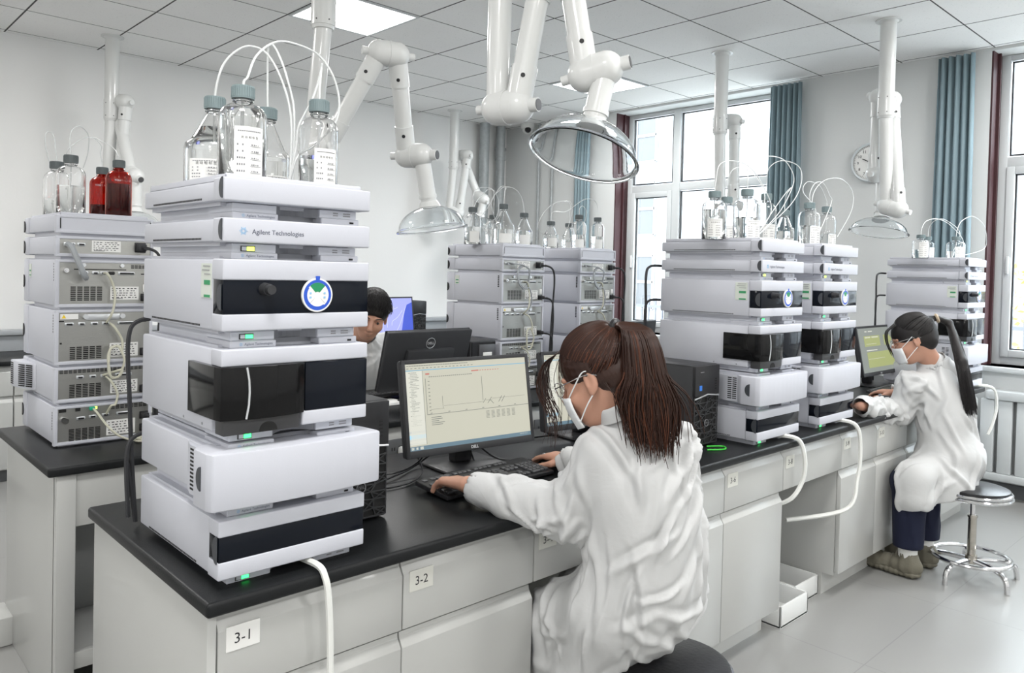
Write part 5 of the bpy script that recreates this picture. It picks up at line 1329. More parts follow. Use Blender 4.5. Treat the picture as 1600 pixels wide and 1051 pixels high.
def folds(P, dirs, amp, seed=0):
    # soft ridged folds stretched along given directions
    out = np.zeros(len(P))
    for k, (dv, fr, st) in enumerate(dirs):
        dv = V3(dv)/np.linalg.norm(dv); al = P @ dv; Q = P-al[:, None]*dv+(al/st)[:, None]*dv
        n = vnoise(Q+.3*np.stack([vnoise(P*1., 4, seed+k+31)]*3, 1)*.08, fr, seed+k*7); out += ((1-np.abs(n)*2.6).clip(0, 1)**1.3)*1.8-.6
    return amp*out/len(dirs)
mSkin = mat('skin', (.50, .27, .19), .5, bump=(120, .04)); mSkin.node_tree.nodes['Principled BSDF'].inputs['Subsurface Weight'].default_value = .12
mSkin.node_tree.nodes['Principled BSDF'].inputs['Subsurface Radius'].default_value = (.02, .008, .004)
mNail = mat('nail', (.62, .40, .36), .3)
mCoat = mat('white_coat_cloth', (.55, .555, .555), .8)
def crumple(m, sc, st, dist):
    nt = m.node_tree; N = nt.nodes; L = nt.links; tc = N.new('ShaderNodeTexCoord'); b_ = None
    for k, (s_, d_, dis) in enumerate(((sc, dist, 2.2), (sc*2.6, dist*.4, 1.5), (420, .0006, 0))):
        n = N.new('ShaderNodeTexNoise'); n.inputs['Scale'].default_value = s_; n.inputs['Detail'].default_value = 2.5; n.inputs['Distortion'].default_value = dis
        mp = N.new('ShaderNodeMapping'); mp.inputs['Scale'].default_value = (1, 1, .55) if k == 0 else (1, .6, 1); mp.inputs['Rotation'].default_value = (.3*k, .5, .4*k)
        L.new(tc.outputs['Object'], mp.inputs[0]); L.new(mp.outputs[0], n.inputs['Vector'])
        r = N.new('ShaderNodeMath'); r.operation = 'SUBTRACT'; r.inputs[1].default_value = .5; L.new(n.outputs['Fac'], r.inputs[0])
        a = N.new('ShaderNodeMath'); a.operation = 'ABSOLUTE'; L.new(r.outputs[0], a.inputs[0])
        bp = N.new('ShaderNodeBump'); bp.inputs['Strength'].default_value = st; bp.inputs['Distance'].default_value = d_; bp.invert = True
        L.new(a.outputs[0] if k < 2 else n.outputs['Fac'], bp.inputs['Height'])
        if b_: L.new(b_, bp.inputs['Normal'])
        b_ = bp.outputs[0]
    L.new(b_, N['Principled BSDF'].inputs['Normal'])
crumple(mCoat, 5.0, .30, .016)
def creases(P, N, n, dirs, ln, wd, am, seed=0, jit=.35, region=None):
    # long soft creases: each a tapering ridge with a hollow beside it, laid along given directions on the cloth
    rg = np.random.RandomState(seed); out = np.zeros(len(P)); c = np.arange(len(P)) if region is None else np.where(region)[0]
    if not len(c): return out
    for k in range(n):
        i = c[rg.randint(len(c))]; d = V3(dirs[rg.randint(len(dirs))])+rg.randn(3)*jit; nn = N[i]; d = d-nn*(d @ nn); d /= np.linalg.norm(d)+1e-9
        L_ = rg.uniform(*ln); w = rg.uniform(*wd); a = rg.uniform(*am); q = P-P[i]; m_ = (np.abs(q) < L_+.03).all(1); q = q[m_]
        t = q @ d/L_; bend = rg.uniform(-.25, .25)*L_; side = np.cross(nn, d); o = q @ side-bend*t*t; hgt = q @ nn
        g = np.clip(1-t*t, 0, 1)**1.5*np.exp(-(hgt/.05)**2)
        out[m_] += a*g*(np.exp(-(o/w)**2)-.7*np.exp(-((o-w*1.7)/(w*1.1))**2))
    return out
mMask = mat('mask_white', (.80, .82, .83), .8)
mHairB = mat('brown_hair', (.034, .014, .009), .38, spec=.5, var=(9, .5)); mHairK = mat('black_hair', (.012, .010, .010), .5, var=(9, .4)); mHairR = mat('reddish_hair', (.12, .042, .022), .4, var=(9, .4))
mTrou = mat('navy_trousers', (.004, .007, .026), .85, bump=(300, .1)); mShoe = mat('olive_shoe', (.16, .15, .115), .75, bump=(150, .15)); mSock = mat('sock_white', (.7, .7, .68), .9); mLace = mat('shoe_lace', (.24, .23, .19), .8)
mLens = mat('glasses_lens', (1, 1, 1), 0, trans=1, ior=1.05)
def unit(v): v = V3(v); return v/np.linalg.norm(v)
def frame(fwd, up):
    f = unit(fwd); u = V3(up)-f*(V3(up) @ f); u = unit(u); r = np.cross(f, u); return r, f, u      # right, forward, up
def hand(F_, wrist, fdir, pnorm, side, curl=.35, spread=.12, s=1.0, curls=None, thumb=(.55, .5)):
    # palm faces -pnorm (pnorm = back of hand), side=+1: thumb towards +cross(fdir,pnorm)
    f = unit(fdir); n = V3(pnorm)-f*(V3(pnorm) @ f); n = unit(n); w = np.cross(f, n)*side; wr = V3(wrist)
    L_ = .082*s
    for t, o in ((.0, -.022), (.0, -.008), (.0, .008), (.0, .022)):
        F_.cone(wr+w*o*.6*s, wr+f*L_+w*(o*1.15)*s, .0135*s, .0115*s, .012)
    tips = []
    for i, (o, ln) in enumerate(((.027, .068), (.0095, .076), (-.009, .071), (-.027, .056))):
        c = curls[i] if curls else curl; b = wr+f*L_*1.0+w*o*s; dirn = unit(f+w*(o*spread/.027*.5)); a = -.12; r = .0086*s; p = b-dirn*.01*s
        for j, fr_ in enumerate((.44, .31, .25)):
            a += c*(1.0 if j == 0 else 1.25)
            dd = dirn*math.cos(a)-n*math.sin(a); q = p+dd*ln*fr_*s; F_.cone(p, q, r, r*.92, .003); p = q; r *= .92
        tips.append((p, dd, n*math.cos(a)+dirn*math.sin(a), r))
    b = wr+f*.022*s+w*.022*s-n*.006*s; d1 = unit(f*thumb[0]+w*thumb[1]*1.3-n*.25)
    p = b+d1*.036*s; F_.cone(b, p, .0145*s, .0115*s, .010); d2 = unit(f*(thumb[0]+.45)+w*thumb[1]*.6-n*.25); q = p+d2*.028*s; F_.cone(p, q, .0108*s, .0095*s, .004); q2 = q+unit(d2+f*.2)*.022*s; F_.cone(q, q2, .0095*s, .0078*s, .003)
    tips.append((q2, unit(d2+f*.2), n, .008*s)); return tips
def nails(tips, parent, s=1):
    b = MB()
    for p, d, n, r in tips:
        x = np.cross(d, n); M_ = Matrix(((x[0], d[0], n[0], 0), (x[1], d[1], n[1], 0), (x[2], d[2], n[2], 0), (0, 0, 0, 1)))
        c = p-d*.001+n*r*.66
        b.sph((0, 0, 0), 1, 10, scale=(r*.72, r*1.0, r*.36)); 
        nv = 0
        b.bm.verts.ensure_lookup_table()
        vs = b.bm.verts[-((10)*(max(6, 10//2+2)-1)+2):]
        for v in vs: v.co = M_ @ v.co+Vector(c)
    return b
def head(F_, c, r, f, u, s=1.0, male=False):
    """skull, face, nose, lips, ears; c = centre between the ears"""
    c = V3(c); R = np.stack([r, f, u], 1)
    P = lambda x, y, z: c+(r*x+f*y+u*z)*s
    F_.ell(P(0, -.012, .030), (.074*s, .094*s, .086*s), .02, R); F_.ell(P(0, .030, -.030), (.060*s, .064*s, .082*s), .03, R)
    F_.ell(P(0, .052, -.088), (.030*s, .026*s, .024*s), .03, R)         # chin
    for q in (-1, 1):
        F_.ell(P(q*.036, .062, -.030), (.024*s, .020*s, .022*s), .02, R)  # cheek
        F_.ell(P(q*.030, .083, .005), (.017*s, .014*s, .011*s), .012, R, cut=True) # eye sockets
        F_.ell(P(q*.030, .074, .004), (.0125*s, .0125*s, .0115*s), .003, R)        # eyeball lids
        F_.cone(P(q*.046, .076, .021), P(q*.016, .090, .022), .0055*s, .006*s, .010)  # brow ridge
        # ear: rim and lobe
        F_.ell(P(q*.077, -.006, -.004), (.008*s, .018*s, .031*s), .006, R); F_.ell(P(q*.085, -.002, .001), (.006*s, .0095*s, .018*s), .004, R, cut=True)
        F_.ell(P(q*.077, .001, -.030), (.006*s, .009*s, .010*s), .006, R)
    F_.cone(P(0, .088, .012), P(0, .110, -.026), .0065*s, .0105*s, .010); F_.ell(P(0, .104, -.032), (.015*s, .010*s, .008*s), .006, R)
    F_.ell(P(0, .086, -.056), (.021*s, .012*s, .0055*s), .004, R); F_.ell(P(0, .085, -.066), (.018*s, .011*s, .006*s), .004, R)
    return P
def strands(name, m, parent, gen, n, r0=.0016, seg=12, sides=3, seed=1):
    rg = random.Random(seed); b = bmesh.new()
    for k in range(n):
        pts = gen(k, rg)
        if pts is None: continue
        pts = [Vector(p) for p in pts]; rings = []; up = None; L_ = len(pts)
        for i, p in enumerate(pts):
            t = pts[min(i+1, L_-1)]-pts[max(i-1, 0)]; t = t.normalized() if t.length > 1e-9 else Vector((0, 0, 1))
            if up is None: up = t.orthogonal().normalized()
            up = up-t*up.dot(t); up = up.normalized() if up.length > 1e-6 else t.orthogonal().normalized(); w = t.cross(up)
            rr = r0*(1-.75*(i/(L_-1))**2)*(rg.uniform(.9, 1.1))
            rings.append([b.verts.new(p+(up*math.cos(2*math.pi*q/sides)+w*math.sin(2*math.pi*q/sides))*rr) for q in range(sides)])
        for A, B in zip(rings, rings[1:]):
            for q in range(sides):
                f = b.faces.new((A[q], A[(q+1) % sides], B[(q+1) % sides], B[q])); f.smooth = True
    me = bpy.data.meshes.new(name); b.to_mesh(me); b.free(); me.materials.append(m)
    o = bpy.data.objects.new(name, me); COL.objects.link(o)
    if parent: o.parent = parent; o.location = -parent.location
    return o
def addp(b, name, m, parent, **k):
    o = b.build(name, m, parent, **k); o.location = -parent.location if parent.type == 'EMPTY' else Vector((0, 0, 0)); return o
# ------------------------------------------------------------------ the seated woman with brown ponytail
e = empty('person', (1.655, 1.16, .455), 'person with brown ponytail in white coat typing at the main monitor', 'person')
W1P = e
hc = V3(at(936, 588, D=1.95))                       # centre between the ears
fw = unit((-.30, .86, -.42)); r_h, f_h, u_h = frame(fw, (-.05, .10, 1))
S_ = 1.0
HP = lambda x, y, z: hc+(r_h*x+f_h*y+u_h*z)*S_
neckb = V3(at(988, 656, D=1.95))
shL = V3(at(942, 708, D=1.93)); shR = V3(at(1046, 694, D=1.99))
elL = V3(at(889, 797, D=1.99)); wrL = V3(at(732, 757, Z=.852))
elR = V3((1.820, 1.400, .815)); wrR = V3((1.855, 1.665, .838))
pel = V3(at(1004, 930, D=1.98)); knL = V3((1.606, 1.47, .465)); knR = V3((1.77, 1.53, .48)); ftL = V3((1.50, 1.50, .08)); ftR = V3((1.78, 1.56, .08))
B_ = Field((1.16, .90, .40), (2.02, 1.98, 1.40), .0042)
head(B_, hc, r_h, f_h, u_h, S_)
B_.cone(HP(0, -.025, -.04), neckb, .050, .056, .03); B_.cone(shL+V3((.02, 0, -.02)), shR+V3((-.02, 0, -.02)), .036, .036, .03); B_.cone(neckb+V3((0, 0, -.05)), neckb*.5+pel*.5, .06, .08, .03); B_.cone(neckb*.5+pel*.5, pel, .08, .09, .06)
B_.cone(shL, elL, .045, .037, .03); B_.cone(elL, wrL, .036, .024, .02); B_.cone(shR, elR, .045, .037, .03); B_.cone(elR, wrR, .036, .024, .02)
B_.cone(pel, knL, .085, .06, .04); B_.cone(pel, knR, .085, .06, .04)
fl = unit(V3(at(662, 741, Z=.830))-wrL)
tL = hand(B_, wrL, fl, (.10, .25, .96), 1, curls=(.34, .36, .36, .36), spread=.25, thumb=(.75, .45), s=1.08)
tR = hand(B_, wrR, (-.05, .99, -.05), (0, .08, .99), -1, curls=(.20, .24, .30, .34), spread=.15, s=.98)
body, _, _ = B_.mesh('body', mSkin, e, smooth=1)
nb = nails(tL+tR, e); addp(nb, 'fingernails', mNail, e)
# coat
C_ = Field((1.16, .90, .22), (2.02, 1.80, 1.16), .0054)
lp = lambda t: pel*(1-t)+neckb*t
C_.ell(pel+V3((0, 0, .02)), (.160, .148, .135), .06)
C_.ell(lp(.32)+V3((.012, -.012, 0)), (.158, .138, .18), .06)
C_.ell(lp(.62)+V3((.012, -.012, 0)), (.152, .122, .15), .05, R=np.array(Matrix.Rotation(-.2, 3, 'Z')))
C_.cone(shL+V3((.012, 0, -.005)), shR+V3((-.008, 0, -.005)), .062, .060, .05)
C_.cone(neckb+V3((0, -.004, -.03)), neckb+V3((-.006, .012, .030)), .076, .066, .03)
dz = V3((0, 0, -.010)); C_.cone(shL, elL+dz, .065, .063, .03); C_.cone(elL+dz, elL*.45+wrL*.55+dz, .063, .054, .03); C_.cone(elL*.45+wrL*.55+dz, wrL-unit(wrL-elL)*.026+dz*.4, .054, .043, .02)
C_.cone(shR, elR, .064, .058, .03); C_.cone(elR, wrR, .055, .042, .03)
C_.cone(pel+V3((-.04, .02, -.03)), knL+V3((-.005, -.02, .012)),   .112, .084, .06); C_.cone(pel+V3((.04, .02, -.03)), knR+V3((0, -.02, .015)), .118, .088, .06)
C_.cone(knL+V3((-.012, -.02, .0)), knL+V3((-.01, -.03, -.22)), .086, .078, .05); C_.cone(pel+V3((-.08, .06, -.06)), V3((1.56, 1.36, .25)), .09, .085, .06)
# hollow the cuffs and collar
fd = unit(wrL-elL); C_.cone(wrL-fd*.025, wrL+fd*.10, .032, .040, .004, cut=True)
fd = unit(wrR-elR); C_.cone(wrR+fd*.0, wrR+fd*.10, .030, .036, .004, cut=True)
nd = unit(HP(0, -.02, -.03)-neckb); C_.cone(neckb+nd*.045, neckb+nd*.14, .054, .070, .004, cut=True)
def dW1(P, N):
    a = np.zeros(len(P))
    a += .004*vnoise(P, 9, 3)
    tor = (P[:, 1] < 1.30) & (P[:, 2] > .5); lap = ~tor & (P[:, 2] < .66); slv = (P[:, 1] > 1.24) & (P[:, 2] > .72)
    a += creases(P, N, 80, [(.6, .2, 1), (-.5, .2, 1), (1, .2, .5), (0, .1, 1)], (.06, .17), (.007, .014), (.006, .013), 1, region=tor)
    a += creases(P, N, 40, [(.2, .3, 1), (.5, .8, .2)], (.06, .18), (.008, .016), (.006, .014), 2, region=lap)
    a += creases(P, N, 46, [(.5, -.5, .8), (.9, .3, .5), (.2, 1, .1), (-.6, .3, 1)], (.04, .10), (.006, .012), (.006, .012), 5, region=slv)
    # sleeve bunching round elbow and cuff
    for c0, c1, am in ((elL, wrL, .0085), (elR, wrR, .006)):
        t = ((P-c0) @ (c1-c0))/((c1-c0) @ (c1-c0)); dd = np.linalg.norm(P-c0-np.clip(t, 0, 1)[:, None]*(c1-c0), axis=1)
        w = np.exp(-(dd/.085)**4)*np.exp(-((t-.25)/.55)**2); a += .35*w*am*np.sin(t*17+3.5*vnoise(P, 9, 4)+P[:, 2]*15)
    # waist creases on the back
    
    # centre back seam with little gathers
    sx = 1.775-(P[:, 2]-.5)*.02; 
    m_ = np.exp(-((P[:, 0]-(1.718-.10*np.clip(P[:, 2]-.6, 0, 1)))/.006)**2)*(P[:, 1] < 1.18)
    a += m_*(-.003+.0022*np.sin(P[:, 2]*330)); return a
coat, _, _ = C_.mesh('lab_coat', mCoat, e, disp=dW1, smooth=3)
# collar band
cb = MB(); ring = []
for i in range(33):
    a = -2.5+5.0*i/32; d1 = r_h*math.sin(a)-V3((0, 1, 0))*math.cos(a); p = neckb+nd*.052+unit(d1-nd*(d1 @ nd))*.066; ring.append((Vector(p), Vector(unit(d1-nd*(d1 @ nd)))))
b = bmesh.new(); A_ = []
for p, o in ring:
    n_ = Vector(nd); A_.append([b.verts.new(p-n_*.012+o*.010), b.verts.new(p+n_*.020+o*.004), b.verts.new(p+n_*.026-o*.001), b.verts.new(p+n_*.019-o*.005), b.verts.new(p-n_*.010-o*.002)])
for A, B in zip(A_, A_[1:]):
    for k in range(4): f = b.faces.new((A[k], A[k+1], B[k+1], B[k])); f.smooth = True
me = bpy.data.meshes.new('collar'); b.to_mesh(me); b.free(); me.materials.append(mCoat); o = bpy.data.objects.new('collar', me); COL.objects.link(o); o.parent = coat
o.modifiers.new('s', 'SUBSURF').levels = 1
# mask with straps
def mask(HP, r, f, u, parent, s=1, R0=None):
    b = bmesh.new(); G_ = []
    for j in range(9):
        v = j/8; row = []
        for i in range(17):
            a = (i/16-.5)*2*1.15; z = -.012-.092*v; rad = .066+.012*math.sin(v*math.pi)-.012*v; y = .040+.072*math.cos(a)*(1-.12*v)+.008*math.exp(-(a/.25)**2)*math.sin(v*math.pi); x = rad*math.sin(a)*1.02
            z += .012*abs(math.sin(a))*(1 if v < .5 else -.2)*-1*(1-v)
            row.append(b.verts.new(HP(x, y, z)))
        G_.append(row)
    for j in range(8):
        for i in range(16): fc = b.faces.new((G_[j][i], G_[j][i+1], G_[j+1][i+1], G_[j+1][i])); fc.smooth = True
    me = bpy.data.meshes.new('face_mask'); b.to_mesh(me); b.free(); me.materials.append(mMask); o = bpy.data.objects.new('face_mask', me); COL.objects.link(o); o.parent = parent; o.location = -parent.location
    o.modifiers.new('s', 'SOLIDIFY').thickness = .002
    q = MB()
    for sd in (-1, 1):
        q.tube(spl([HP(sd*.061, .070, -.022), HP(sd*.076, .035, .002), HP(sd*.081, .006, .022), HP(sd*.080, -.012, .018), HP(sd*.080, -.018, -.008), HP(sd*.079, -.006, -.030), HP(sd*.074, .028, -.056), HP(sd*.058, .066, -.086)], 8), .0017, 6)
    mo = q.build('ear_loops', mMask, o)
    return o
mask(HP, r_h, f_h, u_h, e)
def glasses(HP, parent, m=None):
    q = MB()
    for sd in (-1, 1):
        q.tube([HP(sd*.034+.024*math.cos(a), .103-.004*abs(math.cos(a)), .004+.019*math.sin(a)) for a in [2*math.pi*i/28 for i in range(28)]], .0011, 6, closed=True)
        q.tube(spl([HP(sd*.058, .100, .010), HP(sd*.076, .06, .012), HP(sd*.081, .0, .014), HP(sd*.080, -.028, .004)], 6), .0013, 6)
    q.tube([HP(-.010, .104, .006), HP(0, .108, .010), HP(.010, .104, .006)], .0011, 6)
    g_ = q.build('glasses_frame', m or mChrome, parent); g_.location = -parent.location
    q = MB()
    for sd in (-1, 1):
        vs = [HP(sd*.034+.023*math.cos(a), .1025, .004+.018*math.sin(a)) for a in [2*math.pi*i/24 for i in range(24)]]
        q.poly(vs, tuple(np.array(HP(0, .001, 0))-np.array(HP(0, 0, 0))))
    q.build('lenses', mLens, g_); return g_
glasses(HP, e)
# hair: cap, ponytail, loose strands
Hh = Field(hc-.17, hc+.17, .0042); RH = np.stack([r_h, f_h, u_h], 1)
Hh.ell(HP(0, -.016, .036), (.084, .106, .096), .0, RH); Hh.ell(HP(0, -.062, -.015), (.064, .046, .060), .03, RH)
Hh.ell(HP(0, .125, -.045), (.085, .090, .078), .012, RH, cut=True)               # face opening
for sd in (-1, 1): Hh.ell(HP(sd*.095, .030, -.045), (.045, .058, .056), .012, RH, cut=True)
Hh.ell(HP(0, -.075, -.125), (.09, .07, .055), .012, RH, cut=True)
tie = HP(-.004, -.088, .098)
def dH(P, N):
    q = (P-tie); L_ = np.linalg.norm(q, axis=1)[:, None]+1e-6; q = q/L_; a = np.arctan2(q @ r_h, q @ f_h); b_ = np.arctan2(q @ u_h, q @ r_h); return .0005*np.sin(b_*46+5*vnoise(P, 14, 2))+.0005*np.sin(a*60)
hair, _, _ = Hh.mesh('hair', mHairB, e, disp=dH, smooth=1)
MB().tube([tie+(r_h*math.cos(a)+(u_h*.6-f_h*.4)*math.sin(a))*.020 for a in [2*math.pi*i/24 for i in range(24)]], .010, 8, closed=True).build('hair_tie', mBlack, hair)
tipc = V3(at(1018, 686, D=1.86)); mid = V3(at(1008, 580, D=1.85)); top = V3(at(994, 514, D=1.86))
wR, wU = V3(RIGHT), V3((0, 0, 1.)); wF = V3(FWD)
def pony(k, rg):
    a = rg.uniform(0, 2*math.pi); q = rg.random()**.3; sx = q*math.cos(a); sy = q*math.sin(a)
    p0 = tie+r_h*.012*sx+u_h*.012*sy; p1 = top+wR*.036*sx+wF*.028*sy+wU*.004*sy; p2 = mid+wR*.052*sx+wF*.036*sy
    L_ = rg.uniform(.72, 1.22)-.25*(sx < -.3)*rg.random(); p3 = (tipc-mid)*L_+mid+wR*(.052*sx+.012*rg.gauss(0, 1))+wF*.030*sy+wU*(-.030*sx*0+.016*rg.gauss(0, 1)+.035*sx*0)
    if sx > .8 and rg.random() < .12: p3 = p3+wR*.05+wU*.03
    pm = (p2+p3)/2+wR*.012*math.sin(k)+wR*.012*sx
    return spl([p0, p1, p2, pm, p3], 4)
strands('ponytail', mHairB, e, pony, 900, .0026, seed=3)
strands('ponytail_highlights', mHairR, e, lambda k, rg: pony(k, rg), 230, .0018, seed=8)
Pc = Field(np.minimum(tie, tipc)-.12, np.maximum(tie, tipc)+.12, .006); Pc.cone(tie, top-wU*.012, .006, .010, .01); Pc.cone(top-wU*.012, mid, .010, .026, .01); Pc.cone(mid, mid*.45+tipc*.55, .026, .012, .01); Pc.mesh('ponytail_core', mHairB, e, smooth=2)
def combed(HP, hc, R3, tie, parent, m, n, n2=0, seed=5):
    r_h, f_h, u_h = R3; C0 = HP(0, -.016, .036); rad = np.array([.084, .106, .096])
    def onto(p, k):
        q = np.stack([r_h, f_h, u_h]) @ (p-C0); sc = k/np.linalg.norm(q/rad); return C0+(r_h*q[0]+f_h*q[1]+u_h*q[2])*sc
    def g(k, rg):
        a = rg.uniform(-2.3, 2.3); z0 = rg.uniform(0, 1)
        el = .95-.95*abs(math.sin(a*.62))+.15*z0-.1 if abs(a) < 1.6 else -.35+.5*z0
        st = onto(C0+r_h*math.sin(a)*math.cos(el)+f_h*math.cos(a)*math.cos(el)+u_h*math.sin(el), 1.01)
        return spl([st]+[onto(st*(1-t)+tie*t, 1.03+.02*math.sin(t*3)) for t in (.25, .5, .75)]+[tie+r_h*.01*math.sin(a)], 4)
    strands('combed_hair', m, parent, g, n, .0020, seed=seed)
    if n2: strands('combed_hair_highlights', mHairR, parent, g, n2, .0017, seed=seed+10)
combed(HP, hc, (r_h, f_h, u_h), tie, e, mHairB, 950, 300)
def bangs(k, rg):
    sd = -1 if rg.random() < .75 else 1; x = sd*rg.uniform(.02, .072)
    p0 = HP(x*.7, .060, .105-.2*abs(x)); p1 = HP(x*1.05, .104, .075); p2 = HP(x*1.15, .122+rg.uniform(0, .02), .020); L_ = rg.uniform(.5, 1.15); p3 = HP(x*1.1+rg.gauss(0, .006), .122+.03*rg.random(), -.045*L_-.02); p4 = p3+V3((0, 0, -.055*L_))+f_h*.012*rg.gauss(0, 1)
    return spl([p0, p1, p2, p3, p4], 4)
strands('loose_fringe', mHairB, e, bangs, 46, .0011, seed=6)
def wisps(k, rg):
    sd = rg.choice((-1, 1)); p0 = HP(sd*.070, -.030, .0+rg.uniform(-.02, .03)); p1 = HP(sd*.070, -.045, -.05); p2 = HP(sd*.066, -.05+rg.gauss(0, .008), -.10); return spl([p0, p1, p2, p2+V3((.0, -.01, -.03))], 4)
strands('nape_wisps', mHairB, e, wisps, 14, .0008, seed=16)
# ------------------------------------------------------------------ the woman at the right
e = empty('person', (4.23, 1.17, .445), 'person with long black ponytail in white coat and navy trousers at the right', 'person')
hc = V3(at(1427, 530, D=3.96)); fw = unit((-.42, .84, -.34)); r_h, f_h, u_h = frame(fw, (-.02, .12, 1))
HP = lambda x, y, z: hc+(r_h*x+f_h*y+u_h*z)*1.0
neckb = V3(at(1462, 577, D=3.98)); shL = neckb+V3((-.165, .06, -.075)); shR = neckb+V3((.125, -.045, -.06))
elL = V3(at(1404, 645, D=3.96)); wrL = V3(at(1346, 634, Z=.846)); wrR = V3(at(1400, 613, Z=.832)); elR = shR+V3((.06, .17, -.14))
pel = V3(at(1484, 722, D=3.88)); knL = V3((4.05, 1.375, .475)); knR = V3((4.21, 1.39, .475)); ankL = V3(at(1418, 868, Z=.10)); ankR = V3(at(1444, 853, Z=.10))
knL = V3((ankL[0]+.0, 1.368, .46)); knR = V3((ankR[0]-.02, 1.375, .46)); ankL[1] = min(ankL[1], 1.385); ankR[1] = min(ankR[1], 1.385)
B_ = Field((3.62, .95, .40), (4.62, 1.85, 1.32), .0058)
head(B_, hc, r_h, f_h, u_h, 1.0)
B_.cone(HP(0, -.025, -.04), neckb, .048, .052, .03); B_.cone(shL+V3((.02, 0, -.02)), shR+V3((-.02, 0, -.02)), .036, .036, .03); B_.cone(neckb+V3((0, 0, -.05)), pel, .06, .10, .03)
B_.cone(shL, elL, .040, .034, .02); B_.cone(elL, wrL, .034, .022, .02); B_.cone(shR, elR, .040, .034, .02); B_.cone(elR, wrR, .034, .022, .02)
tL = hand(B_, wrL, unit(V3(at(1325, 630, Z=.82))-wrL), (0, .1, .99), 1, curls=(.3, .32, .34, .36)); tR = hand(B_, wrR, unit(V3(at(1370, 611, Z=.825))-wrR), (0, .1, .99), -1, curls=(.25, .3, .34, .36))
B_.mesh('body', mSkin, e, smooth=1)
C_ = Field((3.66, .88, .30), (4.66, 1.72, 1.18), .0078)
C_.ell(pel+V3((0, -.005, .02)), (.165, .150, .14), .06); C_.ell(pel*.62+neckb*.38+V3((0, -.01, 0)), (.148, .130, .17), .06); C_.ell(pel*.32+neckb*.68+V3((0, -.0, 0)), (.148, .116, .15), .05)
C_.cone(shL, shR, .065, .065, .05); C_.cone(neckb+V3((0, -.01, -.03)), neckb+V3((-.01, .015, .02)), .085, .072, .03)
C_.cone(shL, elL, .064, .062, .03); C_.cone(elL, wrL, .060, .045, .03); C_.cone(shR, elR, .062, .058, .03); C_.cone(elR, wrR-(wrR-elR)*.05, .055, .044, .03)
C_.cone(pel+V3((-.03, .02, -.03)), knL+V3((0, -.015, .02)), .12, .088, .05); C_.cone(pel+V3((.03, .02, -.03)), knR+V3((0, -.015, .02)), .12, .088, .05)
C_.cone(knL+V3((-.0, -.02, .0)), knL+V3((-.01, -.03, -.07)), .09, .092, .03); C_.cone(pel+V3((.0, -.0, -.05)), V3((4.17, 1.24, .44)), .11, .10, .04); C_.cone((4.12, 1.26, .44), (4.13, 1.25, .36), .09, .09, .04)
fd = unit(wrL-elL); fd = unit(wrR-elR); C_.cone(wrR-fd*.0, wrR+fd*.1, .034, .040, .004, cut=True)
C_.plane_cut((4.12, 1.30, .375), (.15, -.2, -1))
def dW2(P, N):
    return .004*vnoise(P, 9, 13)+creases(P, N, 120, [(.6, .2, 1), (-.5, .2, 1), (1, .2, .5), (0, .1, 1)], (.05, .15), (.008, .014), (.006, .012), 11)+creases(P, N, 40, [(1, -.5, .3), (.2, 1, .3)], (.04, .09), (.007, .011), (.006, .010), 12, region=(P[:, 0] < 4.12) & (P[:, 2] > .7))
coat, _, _ = C_.mesh('lab_coat', mCoat, e, disp=dW2, smooth=3)
# raised hood-like collar
Q_ = Field(neckb-.16, neckb+.14, .006); nd = unit(HP(0, -.03, -.03)-neckb)
Q_.cone(neckb-nd*.03, neckb+nd*.045, .098, .074, .01); Q_.cone(neckb+V3((.03, -.05, -.035)), neckb+V3((.05, -.06, -.07)), .060, .05, .05); Q_.cone(neckb+nd*.0, neckb+nd*.14, .060, .078, .004, cut=True)
Q_.mesh('hood_collar', mCoat, coat, smooth=3, disp=lambda P, N: creases(P, N, 20, [(1, .3, .2)], (.04, .09), (.006, .01), (.003, .006), 3))[0].location = (0, 0, 0)
mask(HP, r_h, f_h, u_h, e); glasses(HP, e)
Hh = Field(hc-.17, hc+.17, .005); RH = np.stack([r_h, f_h, u_h], 1)
Hh.ell(HP(0, -.014, .034), (.085, .108, .097), .0, RH); Hh.ell(HP(0, -.062, -.015), (.064, .046, .060), .03, RH)
Hh.ell(HP(0, .128, -.045), (.085, .090, .078), .012, RH, cut=True)
for sd in (-1, 1): Hh.ell(HP(sd*.095, .034, -.045), (.045, .058, .056), .012, RH, cut=True)
hair, _, _ = Hh.mesh('hair', mHairK, e, smooth=1)
tie = V3(at(1464, 497, D=4.00)); pa = V3(at(1483, 504, D=4.01)); pb = V3(at(1502, 565, D=3.86)); pc = V3(at(1516, 640, D=3.80))
for ob in (MB().tube([tie+(u_h*math.cos(a)+r_h*math.sin(a))*.018 for a in [2*math.pi*i/20 for i in range(20)]], .008, 6, closed=True).build('hair_tie', mat('tie_beige', (.45, .36, .26), .7), hair),): pass
Hb = HP(0, -.085, .075)
combed(HP, hc, (r_h, f_h, u_h), Hb, e, mHairK, 420, seed=41)
def pony2(k, rg):
    a = rg.uniform(0, 2*math.pi); q = rg.random()**.4; sx, sy = q*math.cos(a), q*math.sin(a); L_ = rg.uniform(.78, 1.12)
    return spl([Hb+u_h*.02*sx, tie+u_h*.010*sx+wR*.006*sy, pa+wR*.012*sx+wF*.014*sy, pb+wR*.030*sx+wF*.022*sy, pb+(pc-pb)*L_+wR*(.034*sx)+wF*.02*sy+wU*.01*rg.gauss(0, 1)], 4)
strands('ponytail', mHairK, e, pony2, 520, .0030, seed=23)
Pc = Field(np.minimum(tie, pc)-.12, np.maximum(tie, pc)+.12, .007); Pc.cone(tie, pa, .016, .018, .01); Pc.cone(pa, pb, .018, .028, .01); Pc.cone(pb, pb*.3+pc*.7, .028, .020, .01); Pc.mesh('ponytail_core', mHairK, e, smooth=1)
